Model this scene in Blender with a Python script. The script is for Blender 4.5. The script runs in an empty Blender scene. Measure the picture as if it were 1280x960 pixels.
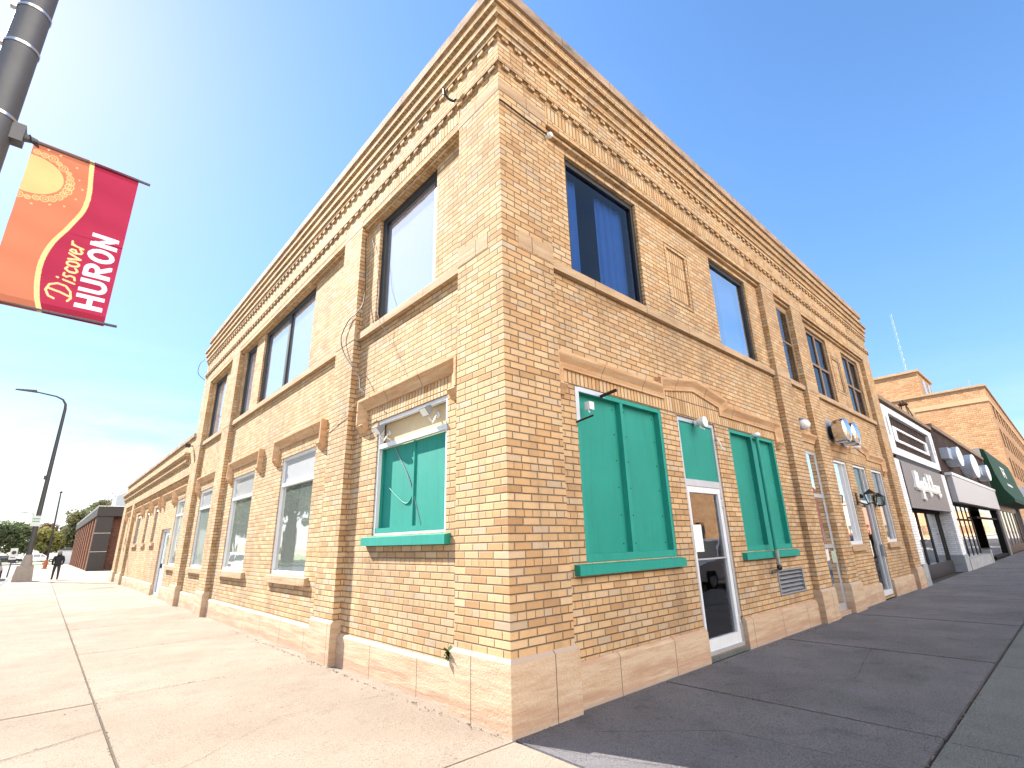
import bpy, bmesh, math, random
from mathutils import Vector, Matrix
R_ = math.radians
rng = random.Random(7)
scene = bpy.context.scene
COL = scene.collection

# ------------------------------------------------------------------ node helpers
class NT:
    def __init__(s, tree):
        s.t = tree; s.n = tree.nodes; s.l = tree.links
    def node(s, typ, ins=None, **props):
        n = s.n.new(typ)
        for k, v in props.items(): setattr(n, k, v)
        if ins:
            for k, v in ins.items():
                sock = n.inputs[k]
                if isinstance(v, bpy.types.NodeSocket): s.l.new(v, sock)
                else: sock.default_value = v
        return n
    def m(s, op, a, b=None, c=None, clamp=False):
        ins = {0: a}
        if b is not None: ins[1] = b
        if c is not None: ins[2] = c
        n = s.node('ShaderNodeMath', ins, operation=op); n.use_clamp = clamp
        return n.outputs[0]
    def mix(s, f, a, b, blend='MIX'):
        n = s.n.new('ShaderNodeMix'); n.data_type = 'RGBA'; n.blend_type = blend
        for i, v in ((0, f), (6, a), (7, b)):
            if isinstance(v, bpy.types.NodeSocket): s.l.new(v, n.inputs[i])
            else: n.inputs[i].default_value = v if i == 0 else (*v[:3], 1)
        return n.outputs[2]
    def ramp(s, f, stops, interp='LINEAR'):
        n = s.n.new('ShaderNodeValToRGB'); n.color_ramp.interpolation = interp
        e = n.color_ramp.elements
        while len(e) < len(stops): e.new(0.5)
        for i, (p, c) in enumerate(stops):
            e[i].position = p; e[i].color = (*c[:3], 1) if hasattr(c, '__len__') else (c, c, c, 1)
        s.l.new(f, n.inputs[0])
        return n.outputs[0]
    def noise(s, vec, scale, detail=4, rough=0.55, out=0):
        n = s.node('ShaderNodeTexNoise', {'Scale': scale, 'Detail': detail, 'Roughness': rough})
        if vec is not None: s.l.new(vec, n.inputs['Vector'])
        return n.outputs[out]
    def comb(s, x, y, z=0.0):
        return s.node('ShaderNodeCombineXYZ', {0: x, 1: y, 2: z}).outputs[0]
    def bump(s, h, dist, strength=1.0):
        return s.node('ShaderNodeBump', {'Height': h, 'Distance': dist, 'Strength': strength}).outputs[0]

def new_mat(name):
    m = bpy.data.materials.new(name); m.use_nodes = True
    nt = NT(m.node_tree); nt.n.clear()
    out = nt.n.new('ShaderNodeOutputMaterial')
    return m, nt, out
def principled(nt, out, base, rough=0.7, metal=0.0, normal=None, spec=0.4):
    p = nt.node('ShaderNodeBsdfPrincipled', {'Roughness': rough, 'Metallic': metal, 'Specular IOR Level': spec})
    if isinstance(base, bpy.types.NodeSocket): nt.l.new(base, p.inputs['Base Color'])
    else: p.inputs['Base Color'].default_value = (*base, 1)
    if normal is not None: nt.l.new(normal, p.inputs['Normal'])
    nt.l.new(p.outputs[0], out.inputs[0])
    return p
def mat_plain(name, col, rough=0.6, metal=0.0, vary=0.12, scale=6.0, bump=0.0, spec=0.4):
    m, nt, out = new_mat(name)
    pos = nt.node('ShaderNodeTexCoord').outputs['Object']
    n1 = nt.noise(pos, scale, 5)
    f = nt.m('MULTIPLY_ADD', n1, 2 * vary, 1 - vary)
    n2 = nt.noise(pos, scale * 9, 3)
    f = nt.m('MULTIPLY', f, nt.m('MULTIPLY_ADD', n2, vary, 1 - vary / 2))
    c = nt.mix(1.0, col, nt.comb(f, f, f), 'MULTIPLY')
    nrm = nt.bump(n2, bump) if bump else None
    principled(nt, out, c, rough, metal, nrm, spec)
    return m

def world_uv(nt):
    g = nt.node('ShaderNodeNewGeometry')
    sp = nt.node('ShaderNodeSeparateXYZ', {0: g.outputs['Position']})
    sn = nt.node('ShaderNodeSeparateXYZ', {0: g.outputs['True Normal']})
    ax = nt.m('GREATER_THAN', nt.m('ABSOLUTE', sn.outputs[0]), 0.6)
    az = nt.m('GREATER_THAN', nt.m('ABSOLUTE', sn.outputs[2]), 0.6)
    mx = lambda f, a, b: nt.m('ADD', nt.m('MULTIPLY', a, nt.m('SUBTRACT', 1.0, f)), nt.m('MULTIPLY', b, f))
    u = mx(ax, sp.outputs[0], sp.outputs[1])
    v = mx(az, sp.outputs[2], nt.m('ADD', sp.outputs[1], 0.0))
    return u, v, g.outputs['Position'], sp

def brick_mat(name, stops, mortar, L=0.235, H=0.0775, mw=0.0125, soldier=False, header=True, grime=0.35,
              grime_col=(0.20, 0.145, 0.10), bump=0.014, streak=0.25):
    m, nt, out = new_mat(name)
    u, v, pos, sp = world_uv(nt)
    if soldier: u, v = v, u
    r = nt.m('DIVIDE', nt.m('ADD', v, 100.003), H)
    row = nt.m('FLOOR', r); fv = nt.m('SUBTRACT', r, row)
    if soldier:
        L2 = 0.24; off = nt.m('MULTIPLY', nt.m('MODULO', row, 2.0), 0.0)
        uu = nt.m('DIVIDE', nt.m('ADD', u, 100.0), L2); Lm = L2
    else:
        if header:
            hd = nt.m('LESS_THAN', nt.m('MODULO', row, 6.0), 0.5)
            uu = nt.m('MULTIPLY', nt.m('DIVIDE', nt.m('ADD', u, 100.0), L), nt.m('ADD', hd, 1.0))
        else:
            hd = 0.0
            uu = nt.m('DIVIDE', nt.m('ADD', u, 100.0), L)
        jit = nt.node('ShaderNodeTexWhiteNoise', {1: row}, noise_dimensions='1D').outputs[0]
        uu = nt.m('ADD', uu, nt.m('ADD', nt.m('MULTIPLY', nt.m('MODULO', row, 2.0), 0.5), nt.m('MULTIPLY', jit, 0.16)))
        Lm = L
    col = nt.m('FLOOR', uu); fu = nt.m('SUBTRACT', uu, col)
    # mortar mask
    dv = nt.m('MULTIPLY', nt.m('MINIMUM', fv, nt.m('SUBTRACT', 1.0, fv)), H)
    du = nt.m('MULTIPLY', nt.m('MINIMUM', fu, nt.m('SUBTRACT', 1.0, fu)), Lm)
    wob = nt.m('MULTIPLY', nt.m('SUBTRACT', nt.noise(pos, 40, 2), 0.5), 0.004)
    d = nt.m('ADD', nt.m('MINIMUM', dv, du), wob)
    mask = nt.node('ShaderNodeMapRange', {0: d, 1: mw * 0.30, 2: mw * 0.72, 3: 0.0, 4: 1.0}).outputs[0]
    cell = nt.comb(col, row, 3.7)
    w1 = nt.node('ShaderNodeTexWhiteNoise', {0: cell}, noise_dimensions='3D')
    rnd = w1.outputs[0]
    c = nt.ramp(rnd, stops)
    w2 = nt.node('ShaderNodeTexWhiteNoise', {0: nt.comb(row, col, 9.1)}, noise_dimensions='3D').outputs[0]
    val = nt.m('MULTIPLY_ADD', w2, 0.18, 0.90)
    c = nt.mix(1.0, c, nt.comb(val, val, val), 'MULTIPLY')
    # wire-cut striation on each brick
    su = nt.comb(nt.m('MULTIPLY', u, 1.0), nt.m('MULTIPLY', v, 0.12), 0)
    st = nt.noise(su, 160, 3, 0.6)
    if not soldier:
        stv = nt.m('MULTIPLY_ADD', nt.m('SUBTRACT', st, 0.5), streak * 1.6, 1.0)
        c = nt.mix(1.0, c, nt.comb(stv, stv, stv), 'MULTIPLY')
    big = nt.noise(pos, 0.55, 6, 0.6)
    gm = nt.ramp(big, [(0.42, 0), (0.75, 1)])
    fine = nt.noise(pos, 5.5, 5, 0.65)
    gm = nt.m('MULTIPLY', nt.m('MULTIPLY', gm, nt.m('MULTIPLY_ADD', fine, 1.2, 0.1)), grime, clamp=True)
    mcol = nt.mix(nt.noise(pos, 9, 3), mortar, tuple(x * 0.72 for x in mortar))
    allc = nt.mix(mask, mcol, c)
    allc = nt.mix(gm, allc, grime_col)
    hm = nt.node('ShaderNodeMapRange', {0: d, 1: mw * 0.1, 2: mw * 0.95, 3: 0.0, 4: 1.0}).outputs[0]
    dr = nt.noise(nt.comb(nt.m('MULTIPLY', nt.m('ADD', sp.outputs[0], sp.outputs[1]), 2.6), nt.m('MULTIPLY', sp.outputs[2], 0.33), 0), 1.0, 6, 0.68)
    allc = nt.mix(nt.m('MULTIPLY', nt.ramp(dr, [(0.50, 0.0), (0.70, 1.0)]), grime * 0.75, clamp=True), allc, grime_col)
    ef = nt.noise(pos, 1.7, 6, 0.7)
    allc = nt.mix(nt.ramp(ef, [(0.62, 0.0), (0.78, 0.4)]), allc, tuple(min(1, x * 1.05 + .06) for x in stops[-2][1]))
    h = nt.m('ADD', hm, nt.m('ADD', nt.m('MULTIPLY', st, 0.22), nt.m('MULTIPLY', w2, 0.3)))
    nrm = nt.bump(h, bump)
    principled(nt, out, allc, 0.88, 0, nrm, 0.25)
    return m

def stone_mat(name, c1, c2, c3, strata=True, joint=0.0, bump=0.006, low=None, rough=0.85):
    m, nt, out = new_mat(name)
    u, v, pos, sp = world_uv(nt)
    vec = nt.comb(nt.m('MULTIPLY', u, 0.35), nt.m('MULTIPLY', v, 3.0 if strata else 0.8), nt.m('MULTIPLY', sp.outputs[0], 0.1))
    n = nt.noise(vec, 4.0, 7, 0.62)
    c = nt.ramp(n, [(0.3, c1), (0.5, c2), (0.68, c3)])
    fine = nt.noise(pos, 45, 4, 0.7)
    fv = nt.m('MULTIPLY_ADD', fine, 0.5, 0.75)
    c = nt.mix(1.0, c, nt.comb(fv, fv, fv), 'MULTIPLY')
    if low:
        n2 = nt.noise(nt.comb(nt.m('MULTIPLY', u, 0.45), nt.m('MULTIPLY', v, 4.5), 0), 2.0, 7, 0.62)
        lvl = nt.m('SUBTRACT', nt.m('MULTIPLY_ADD', n2, 1.7, -0.62), nt.m('MULTIPLY', v, 1.15))
        f = nt.node('ShaderNodeMapRange', {0: lvl, 1: -0.05, 2: 0.2, 3: 0.0, 4: 0.62}).outputs[0]
        c = nt.mix(f, c, low)
        v2 = nt.m('ADD', v, nt.m('MULTIPLY', n2, 0.03))
        pale = nt.node('ShaderNodeMapRange', {0: v2, 1: 0.055, 2: 0.02, 3: 0.0, 4: 0.6}).outputs[0]
        c = nt.mix(pale, c, (0.42, 0.36, 0.30))
    h = nt.m('ADD', fine, nt.m('MULTIPLY', n, 1.5))
    if joint:
        q = nt.m('DIVIDE', nt.m('ADD', u, 50.31), joint)
        fq = nt.m('ABSOLUTE', nt.m('SUBTRACT', nt.m('SUBTRACT', q, nt.m('FLOOR', q)), 0.5))
        jm = nt.m('GREATER_THAN', fq, 0.5 - 0.005 / joint)
        c = nt.mix(jm, c, (0.09, 0.07, 0.055))
    principled(nt, out, c, rough, 0, nt.bump(h, bump), 0.25)
    return m

def concrete_mat(name, c1, c2, dark, pit=1.0, stain=0.5):
    m, nt, out = new_mat(name)
    pos = nt.node('ShaderNodeNewGeometry').outputs['Position']
    big = nt.noise(pos, 0.7, 6, 0.62)
    c = nt.ramp(big, [(0.34, c1), (0.66, c2)])
    sp = nt.noise(pos, 60, 4, 0.75)
    c = nt.mix(nt.ramp(sp, [(0.40, 0.0), (0.62, 0.5)]), c, dark)
    sp3 = nt.noise(pos, 150, 2, 0.6)
    c = nt.mix(nt.ramp(sp3, [(0.5, 0.0), (0.7, 0.6)]), c, tuple(min(1, x * 1.5) for x in c2))
    vo = nt.node('ShaderNodeTexVoronoi', {'Scale': 38.0, 'Randomness': 1.0}); nt.l.new(pos, vo.inputs['Vector'])
    pits = nt.m('MULTIPLY', nt.m('LESS_THAN', vo.outputs['Distance'], 0.24), nt.m('GREATER_THAN', nt.noise(pos, 3.0, 4, 0.7), 0.52))
    c = nt.mix(nt.m('MULTIPLY', pits, 0.45 * pit), c, dark)
    st = nt.noise(pos, 1.9, 5, 0.7)
    c = nt.mix(nt.ramp(st, [(0.55, 0.0), (0.75, stain)]), c, dark)
    spots = nt.node('ShaderNodeTexVoronoi', {'Scale': 3.1, 'Randomness': 1.0}); nt.l.new(pos, spots.inputs['Vector'])
    c = nt.mix(nt.m('MULTIPLY', nt.m('LESS_THAN', spots.outputs['Distance'], 0.045), 0.6), c, tuple(x * .5 for x in dark))
    sp2 = nt.noise(pos, 22, 3, 0.6)
    c = nt.mix(nt.ramp(sp2, [(0.5, 0.0), (0.75, 0.22)]), c, dark)
    mot = nt.noise(pos, 0.28, 5, 0.7)
    mv = nt.m('MULTIPLY_ADD', mot, 0.5, 0.75)
    c = nt.mix(1.0, c, nt.comb(mv, mv, mv), 'MULTIPLY')
    h = nt.m('SUBTRACT', nt.m('ADD', nt.m('MULTIPLY_ADD', sp, 1.0, nt.m('MULTIPLY', sp2, 0.35)), nt.m('MULTIPLY', sp3, 0.5)), nt.m('MULTIPLY', pits, 0.8 * pit))
    principled(nt, out, c, 0.92, 0, nt.bump(h, 0.05), 0.2)
    return m

def glass_mat(name, tint=(0.75, 0.8, 0.8), ior=1.55, film=None, filmf=0.0, refl=1.15):
    m, nt, out = new_mat(name)
    tr = nt.node('ShaderNodeBsdfTransparent', {0: (*tint, 1)})
    pos = nt.node('ShaderNodeNewGeometry').outputs['Position']
    wv = nt.bump(nt.noise(pos, 1.3, 2), 0.012, 0.35)
    gl = nt.node('ShaderNodeBsdfGlossy', {0: (1, 1, 1, 1), 'Roughness': 0.015, 'Normal': wv})
    fr = nt.node('ShaderNodeFresnel', {'IOR': ior})
    f2 = nt.m('MULTIPLY', fr.outputs[0], refl, clamp=True)
    base = tr.outputs[0]
    if film:
        df = nt.node('ShaderNodeBsdfDiffuse', {0: (*film, 1)})
        dn = nt.noise(pos, 2.5, 5, 0.7)
        mx0 = nt.node('ShaderNodeMixShader', {0: nt.m('MULTIPLY_ADD', dn, 0.25 * filmf, 0.875 * filmf, clamp=True)})
        nt.l.new(base, mx0.inputs[1]); nt.l.new(df.outputs[0], mx0.inputs[2]); base = mx0.outputs[0]
    mx = nt.node('ShaderNodeMixShader', {0: f2})
    nt.l.new(base, mx.inputs[1]); nt.l.new(gl.outputs[0], mx.inputs[2])
    nt.l.new(mx.outputs[0], out.inputs[0])
    return m

def cloth_mat(name, col, trans=0.5):
    m, nt, out = new_mat(name)
    pos = nt.node('ShaderNodeTexCoord').outputs['Object']
    n = nt.noise(pos, 4, 4); f = nt.m('MULTIPLY_ADD', n, 0.22, 0.89)
    c = nt.mix(1.0, col, nt.comb(f, f, f), 'MULTIPLY')
    d = nt.node('ShaderNodeBsdfDiffuse', {0: c}); t = nt.node('ShaderNodeBsdfTranslucent', {0: c})
    mx = nt.node('ShaderNodeMixShader', {0: trans}); nt.l.new(d.outputs[0], mx.inputs[1]); nt.l.new(t.outputs[0], mx.inputs[2])
    nt.l.new(mx.outputs[0], out.inputs[0])
    return m

# ------------------------------------------------------------------ materials
BUFF = [(0.0, (0.42, 0.245, 0.115)), (0.12, (0.50, 0.30, 0.145)), (0.5, (0.55, 0.355, 0.185)), (0.82, (0.585, 0.405, 0.23)), (0.95, (0.53, 0.385, 0.25)), (1.0, (0.45, 0.34, 0.23))]
M = {}
M['brick'] = brick_mat('buff_brick', BUFF, (0.29, 0.218, 0.148), grime=0.62, mw=0.0105)
M['soldier'] = brick_mat('soldier_brick', BUFF, (0.22, 0.16, 0.105), soldier=True, grime=.3)
M['stone_base'] = stone_mat('base_sandstone', (0.43, 0.29, 0.19), (0.50, 0.37, 0.25), (0.54, 0.42, 0.30), low=(0.37, 0.215, 0.145), joint=1.13, bump=0.007)
M['stone_trim'] = stone_mat('trim_stone', (0.30, 0.20, 0.125), (0.42, 0.29, 0.175), (0.48, 0.35, 0.225), joint=1.27, bump=0.01)
M['stone_hood'] = stone_mat('terracotta_trim', (0.42, 0.23, 0.115), (0.50, 0.31, 0.17), (0.55, 0.38, 0.235), joint=0.93, bump=0.004)
M['coping'] = stone_mat('coping_stone', (0.13, 0.105, 0.09), (0.34, 0.24, 0.17), (0.46, 0.33, 0.23), strata=False, joint=1.2, bump=0.012)
M['white_metal'] = mat_plain('white_painted_metal', (0.62, 0.64, 0.66), 0.4, 0, 0.1)
M['alu'] = mat_plain('aluminium', (0.55, 0.57, 0.60), 0.38, 0.55, 0.12)
M['black_metal'] = mat_plain('black_metal', (0.012, 0.012, 0.013), 0.45)
M['dark_frame'] = mat_plain('dark_bronze_frame', (0.016, 0.015, 0.016), 0.5)
M['wood'] = mat_plain('weathered_wood_frame', (0.20, 0.13, 0.085), 0.7, 0, 0.3)
def paint_mat(name, col, fade, dirt):
    m, nt, out = new_mat(name)
    pos = nt.node('ShaderNodeNewGeometry').outputs['Position']; sp = nt.node('ShaderNodeSeparateXYZ', {0: pos})
    uu = nt.m('ADD', sp.outputs[0], sp.outputs[1])
    big = nt.noise(pos, 1.6, 6, 0.65)
    c = nt.mix(nt.ramp(big, [(0.35, 0.0), (0.7, 0.55)]), col, fade)
    stv = nt.noise(nt.comb(nt.m('MULTIPLY', uu, 9.0), nt.m('MULTIPLY', sp.outputs[2], 0.5), 0), 1.5, 6, 0.7)
    c = nt.mix(nt.ramp(stv, [(0.52, 0.0), (0.78, 0.5)]), c, dirt)
    ch = nt.noise(pos, 26, 3, 0.6)
    c = nt.mix(nt.ramp(ch, [(0.70, 0.0), (0.74, 0.5)]), c, tuple(x * 0.45 for x in col))
    gr = nt.noise(nt.comb(nt.m('MULTIPLY', uu, 60.0), nt.m('MULTIPLY', sp.outputs[2], 2.0), 0), 1.0, 4, 0.6)
    gv = nt.m('MULTIPLY_ADD', gr, 0.22, 0.89); c = nt.mix(1.0, c, nt.comb(gv, gv, gv), 'MULTIPLY')
    principled(nt, out, c, 0.62, 0, nt.bump(nt.m('ADD', gr, nt.m('MULTIPLY', big, .6)), 0.003), 0.3)
    return m
M['teal'] = paint_mat('teal_paint', (0.012, 0.225, 0.175), (0.020, 0.28, 0.23), (0.012, 0.135, 0.11))
M['teal_trim'] = paint_mat('teal_trim_paint', (0.014, 0.245, 0.19), (0.024, 0.29, 0.24), (0.016, 0.12, 0.095))
M['cream'] = mat_plain('cream_board', (0.55, 0.42, 0.25), 0.7)
M['glass'] = glass_mat('window_glass')
M['glass_blue'] = glass_mat('tinted_glass', (0.25, 0.42, 0.72), 1.6, None, 0, 0.72)
M['glass_film'] = glass_mat('dusty_glass', (0.8, 0.85, 0.95), 1.5, (0.34, 0.38, 0.48), 0.88, 0.7)
M['glass_shop'] = glass_mat('shop_glass', (0.6, 0.6, 0.6), 1.6, None, 0, 1.9)
M['glass_grey'] = glass_mat('dusty_lower_glass', (0.8, 0.85, 0.82), 1.6, (0.30, 0.345, 0.31), 0.62, 0.5)
M['glass_white'] = glass_mat('whitened_glass', (0.9, 0.92, 0.92), 1.5, (0.46, 0.47, 0.48), 0.85, 0.3)
M['curtain'] = mat_plain('pale_curtain', (0.55, 0.56, 0.58), 0.9, 0, 0.1)
M['curtain_blue'] = mat_plain('blue_grey_curtain', (0.35, 0.42, 0.52), 0.9, 0, 0.1)
M['interior'] = mat_plain('interior_plaster', (0.22, 0.20, 0.18), 0.9)
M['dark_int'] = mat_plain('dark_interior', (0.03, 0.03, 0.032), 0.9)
M['roof'] = mat_plain('roof_membrane', (0.10, 0.10, 0.10), 0.9)
M['paper'] = mat_plain('white_paper', (0.8, 0.8, 0.78), 0.8, 0, 0.04)
M['steel'] = mat_plain('polished_steel', (0.62, 0.63, 0.65), 0.13, 1.0, 0.08)
M['grey_paint'] = mat_plain('grey_paint', (0.24, 0.25, 0.27), 0.5)
M['globe'] = mat_plain('white_globe_glass', (0.75, 0.75, 0.74), 0.25)
M['signw'] = mat_plain('sign_white', (0.42, 0.43, 0.42), 0.5)
M['rust'] = mat_plain('rusty_iron', (0.045, 0.022, 0.014), 0.8, 0.3, 0.3)
for k_, f_ in (('conc_l', 1.0), ('conc_l2', 0.93), ('conc_l3', 1.06)):
    M[k_] = concrete_mat('warm_concrete_' + {'conc_l': 'plain', 'conc_l2': 'darker', 'conc_l3': 'paler'}[k_], (0.41 * f_, 0.33 * f_, 0.258 * f_), (0.50 * f_, 0.42 * f_, 0.342 * f_), (0.22, 0.165, 0.12), 1.4, 0.28)
M['conc_r'] = concrete_mat('dark_concrete', (0.185, 0.178, 0.187), (0.28, 0.268, 0.28), (0.07, 0.067, 0.073), 1.6, 0.5)
M['conc_k'] = concrete_mat('kerb_concrete', (0.22, 0.235, 0.225), (0.28, 0.295, 0.28), (0.10, 0.10, 0.095), 1.0, 0.4)
M['joint'] = mat_plain('joint_dirt', (0.035, 0.028, 0.022), 0.95)
M['asphalt'] = concrete_mat('street_concrete', (0.27, 0.255, 0.235), (0.34, 0.32, 0.295), (0.13, 0.12, 0.11), 0.6, 0.4)
M['dirt'] = mat_plain('bare_ground', (0.20, 0.17, 0.13), 0.95, 0, 0.2, 0.2)
M['lot'] = concrete_mat('parking_concrete', (0.36, 0.33, 0.29), (0.44, 0.40, 0.36), (0.2, 0.18, 0.16), 0.5, 0.2)
M['grass'] = mat_plain('lawn_grass', (0.13, 0.17, 0.045), 0.95, 0, 0.35, 1.5)
M['yellow'] = mat_plain('road_paint', (0.6, 0.45, 0.1), 0.7)
M['pole'] = mat_plain('galvanised_pole', (0.10, 0.10, 0.105), 0.55, 0.4, 0.2, 3)
M['pole_dark'] = mat_plain('dark_pole', (0.05, 0.045, 0.042), 0.6, 0.3, 0.2)
M['strap'] = mat_plain('steel_strap', (0.5, 0.5, 0.5), 0.3, 0.9)

# ------------------------------------------------------------------ mesh builder
class MB:
    def __init__(s): s.v = []; s.f = []; s.mi = []
    def add(s, vs, fs, mi=0):
        o = len(s.v); s.v += [tuple(p) for p in vs]; s.f += [tuple(i + o for i in q) for q in fs]; s.mi += [mi] * len(fs)
        return s
    def quad(s, a, b, c, d, mi=0): return s.add([a, b, c, d], [(0, 1, 2, 3)], mi)
    def box(s, x0, x1, y0, y1, z0, z1, mi=0):
        x0, x1 = sorted((x0, x1)); y0, y1 = sorted((y0, y1)); z0, z1 = sorted((z0, z1))
        return s.add([(x0, y0, z0), (x1, y0, z0), (x1, y1, z0), (x0, y1, z0), (x0, y0, z1), (x1, y0, z1), (x1, y1, z1), (x0, y1, z1)],
                     [(0, 3, 2, 1), (4, 5, 6, 7), (0, 1, 5, 4), (1, 2, 6, 5), (2, 3, 7, 6), (3, 0, 4, 7)], mi)
    def fbox(s, f, s0, s1, z0, z1, d0, d1, mi=0):
        a = f(s0, z0, d0); b = f(s1, z1, d1)
        return s.box(a[0], b[0], a[1], b[1], a[2], b[2], mi)
    def tube(s, path, r, n=10, cap=True, mi=0):
        path = [Vector(p) for p in path]; rs = r if hasattr(r, '__len__') else [r] * len(path)
        ring = []; up = None
        for i, p in enumerate(path):
            a = path[max(i - 1, 0)]; b = path[min(i + 1, len(path) - 1)]
            t = (b - a).normalized()
            if up is None: up = Vector((0, 0, 1)) if abs(t.z) < 0.9 else Vector((1, 0, 0))
            x = t.cross(up).normalized(); y = x.cross(t).normalized(); up = y
            ring.append([p + (x * math.cos(2 * math.pi * k / n) + y * math.sin(2 * math.pi * k / n)) * rs[i] for k in range(n)])
        vs = [q for rg in ring for q in rg]; fs = []
        for i in range(len(path) - 1):
            for k in range(n):
                fs.append((i * n + k, i * n + (k + 1) % n, (i + 1) * n + (k + 1) % n, (i + 1) * n + k))
        if cap: fs.append(tuple(reversed(range(n)))); fs.append(tuple((len(path) - 1) * n + k for k in range(n)))
        return s.add(vs, fs, mi)
    def lathe(s, c, axis, prof, n=20, mi=0):
        # prof: list of (along, radius) about axis through c
        ax = Vector(axis).normalized(); u = ax.orthogonal().normalized(); w = ax.cross(u); c = Vector(c)
        vs = []; fs = []
        for a, r in prof:
            for k in range(n):
                t = 2 * math.pi * k / n; vs.append(c + ax * a + (u * math.cos(t) + w * math.sin(t)) * max(r, 1e-4))
        for i in range(len(prof) - 1):
            for k in range(n): fs.append((i * n + k, i * n + (k + 1) % n, (i + 1) * n + (k + 1) % n, (i + 1) * n + k))
        return s.add(vs, fs, mi)
    def prism(s, poly, f0, f1, mi=0):
        # poly: 2D points; f0,f1 map 2D -> 3D for both caps
        n = len(poly); vs = [f0(p) for p in poly] + [f1(p) for p in poly]
        fs = [tuple(range(n)), tuple(reversed(range(n, 2 * n)))] + [(i, i + n, (i + 1) % n + n, (i + 1) % n) for i in range(n)]
        return s.add(vs, fs, mi)

WLOC = {}
def link(name, mb, mats, parent=None, smooth=False):
    w = WLOC.get(parent.name, Vector((0, 0, 0))) if parent else Vector((0, 0, 0))
    me = bpy.data.meshes.new(name)
    me.from_pydata([(p[0] - w.x, p[1] - w.y, p[2] - w.z) for p in mb.v], [], mb.f)
    mats = mats if isinstance(mats, (list, tuple)) else [mats]
    for m in mats: me.materials.append(m)
    if len(mats) > 1: me.polygons.foreach_set('material_index', mb.mi)
    bm = bmesh.new(); bm.from_mesh(me); bmesh.ops.recalc_face_normals(bm, faces=bm.faces); bm.to_mesh(me); bm.free()
    if smooth:
        me.polygons.foreach_set('use_smooth', [True] * len(me.polygons))
        try: me.set_sharp_from_angle(angle=R_(40))
        except Exception: pass
    me.update()
    o = bpy.data.objects.new(name, me); COL.objects.link(o)
    if parent: o.parent = parent; WLOC[o.name] = w
    return o
def thing(name, label, cat, loc=(0, 0, 0), group=None):
    o = bpy.data.objects.new(name, None); COL.objects.link(o); o.location = loc; o.empty_display_size = 0.3
    WLOC[o.name] = Vector(loc); o['label'] = label; o['category'] = cat
    if group: o['group'] = group
    return o
def tag(o, label, cat, group=None):
    o['label'] = label; o['category'] = cat
    if group: o['group'] = group
    return o
def one(name, mb, mats, label, cat, group=None, smooth=False):
    return tag(link(name, mb, mats, None, smooth), label, cat, group)
def struct(name, mb, mats, kind='structure'):
    o = link(name, mb, mats); o['kind'] = kind; return o
def copy_tree(o, parent=None):
    c = o.copy(); COL.objects.link(c)
    if parent: c.parent = parent
    for ch in list(o.children): copy_tree(ch, c)
    return c

FL = lambda s, z, d: (-d, s, z)      # side-street facade: s runs along +y
FR = lambda s, z, d: (s, -d, z)      # main-street facade: s runs along +x

def wall(mb, f, s0, s1, z0, z1, d, holes=(), depth=0.3, mi=0):
    ss = sorted({s0, s1, *[h[0] for h in holes], *[h[1] for h in holes]}); zs = sorted({z0, z1, *[h[2] for h in holes], *[h[3] for h in holes]})
    ss = [q for q in ss if s0 <= q <= s1]; zs = [q for q in zs if z0 <= q <= z1]
    for a, b in zip(ss, ss[1:]):
        for c, e in zip(zs, zs[1:]):
            ms, mz = (a + b) / 2, (c + e) / 2
            if any(h[0] < ms < h[1] and h[2] < mz < h[3] for h in holes): continue
            mb.quad(f(a, c, d), f(b, c, d), f(b, e, d), f(a, e, d), mi)
    for h in holes:
        a, b, c, e = h[:4]; dd = d - (h[4] if len(h) > 4 else depth)
        mb.quad(f(a, c, d), f(a, e, d), f(a, e, dd), f(a, c, dd), mi); mb.quad(f(b, c, d), f(b, e, d), f(b, e, dd), f(b, c, dd), mi)
        mb.quad(f(a, c, d), f(b, c, d), f(b, c, dd), f(a, c, dd), mi); mb.quad(f(a, e, d), f(b, e, d), f(b, e, dd), f(a, e, dd), mi)

def sweep(mb, f, path, prof, mi=0):
    # sweep profile (n inward from the outer outline, d) along the open outline path [(s,z)]
    P = [Vector(p) for p in path]; rows = []
    cx = sum(p.x for p in P) / len(P); 
    for i, p in enumerate(P):
        def nrm(a, b):
            t = (b - a).normalized(); return Vector((t.y, -t.x))   # right-hand side
        if i == 0: n = nrm(P[0], P[1])
        elif i == len(P) - 1: n = nrm(P[-2], P[-1])
        else:
            n1 = nrm(P[i - 1], p); n2 = nrm(p, P[i + 1]); n = (n1 + n2); n = n / max(n.dot(n1), 0.25) if n.length > 1e-6 else n1
        rows.append([f(p.x + n.x * q[0], p.y + n.y * q[0], q[1]) for q in prof])
    k = len(prof); vs = [q for r in rows for q in r]; fs = []
    for i in range(len(P) - 1):
        for j in range(k): fs.append((i * k + j, i * k + (j + 1) % k, (i + 1) * k + (j + 1) % k, (i + 1) * k + j))
    fs.append(tuple(range(k))); fs.append(tuple((len(P) - 1) * k + j for j in reversed(range(k))))
    mb.add(vs, fs, mi)

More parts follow.
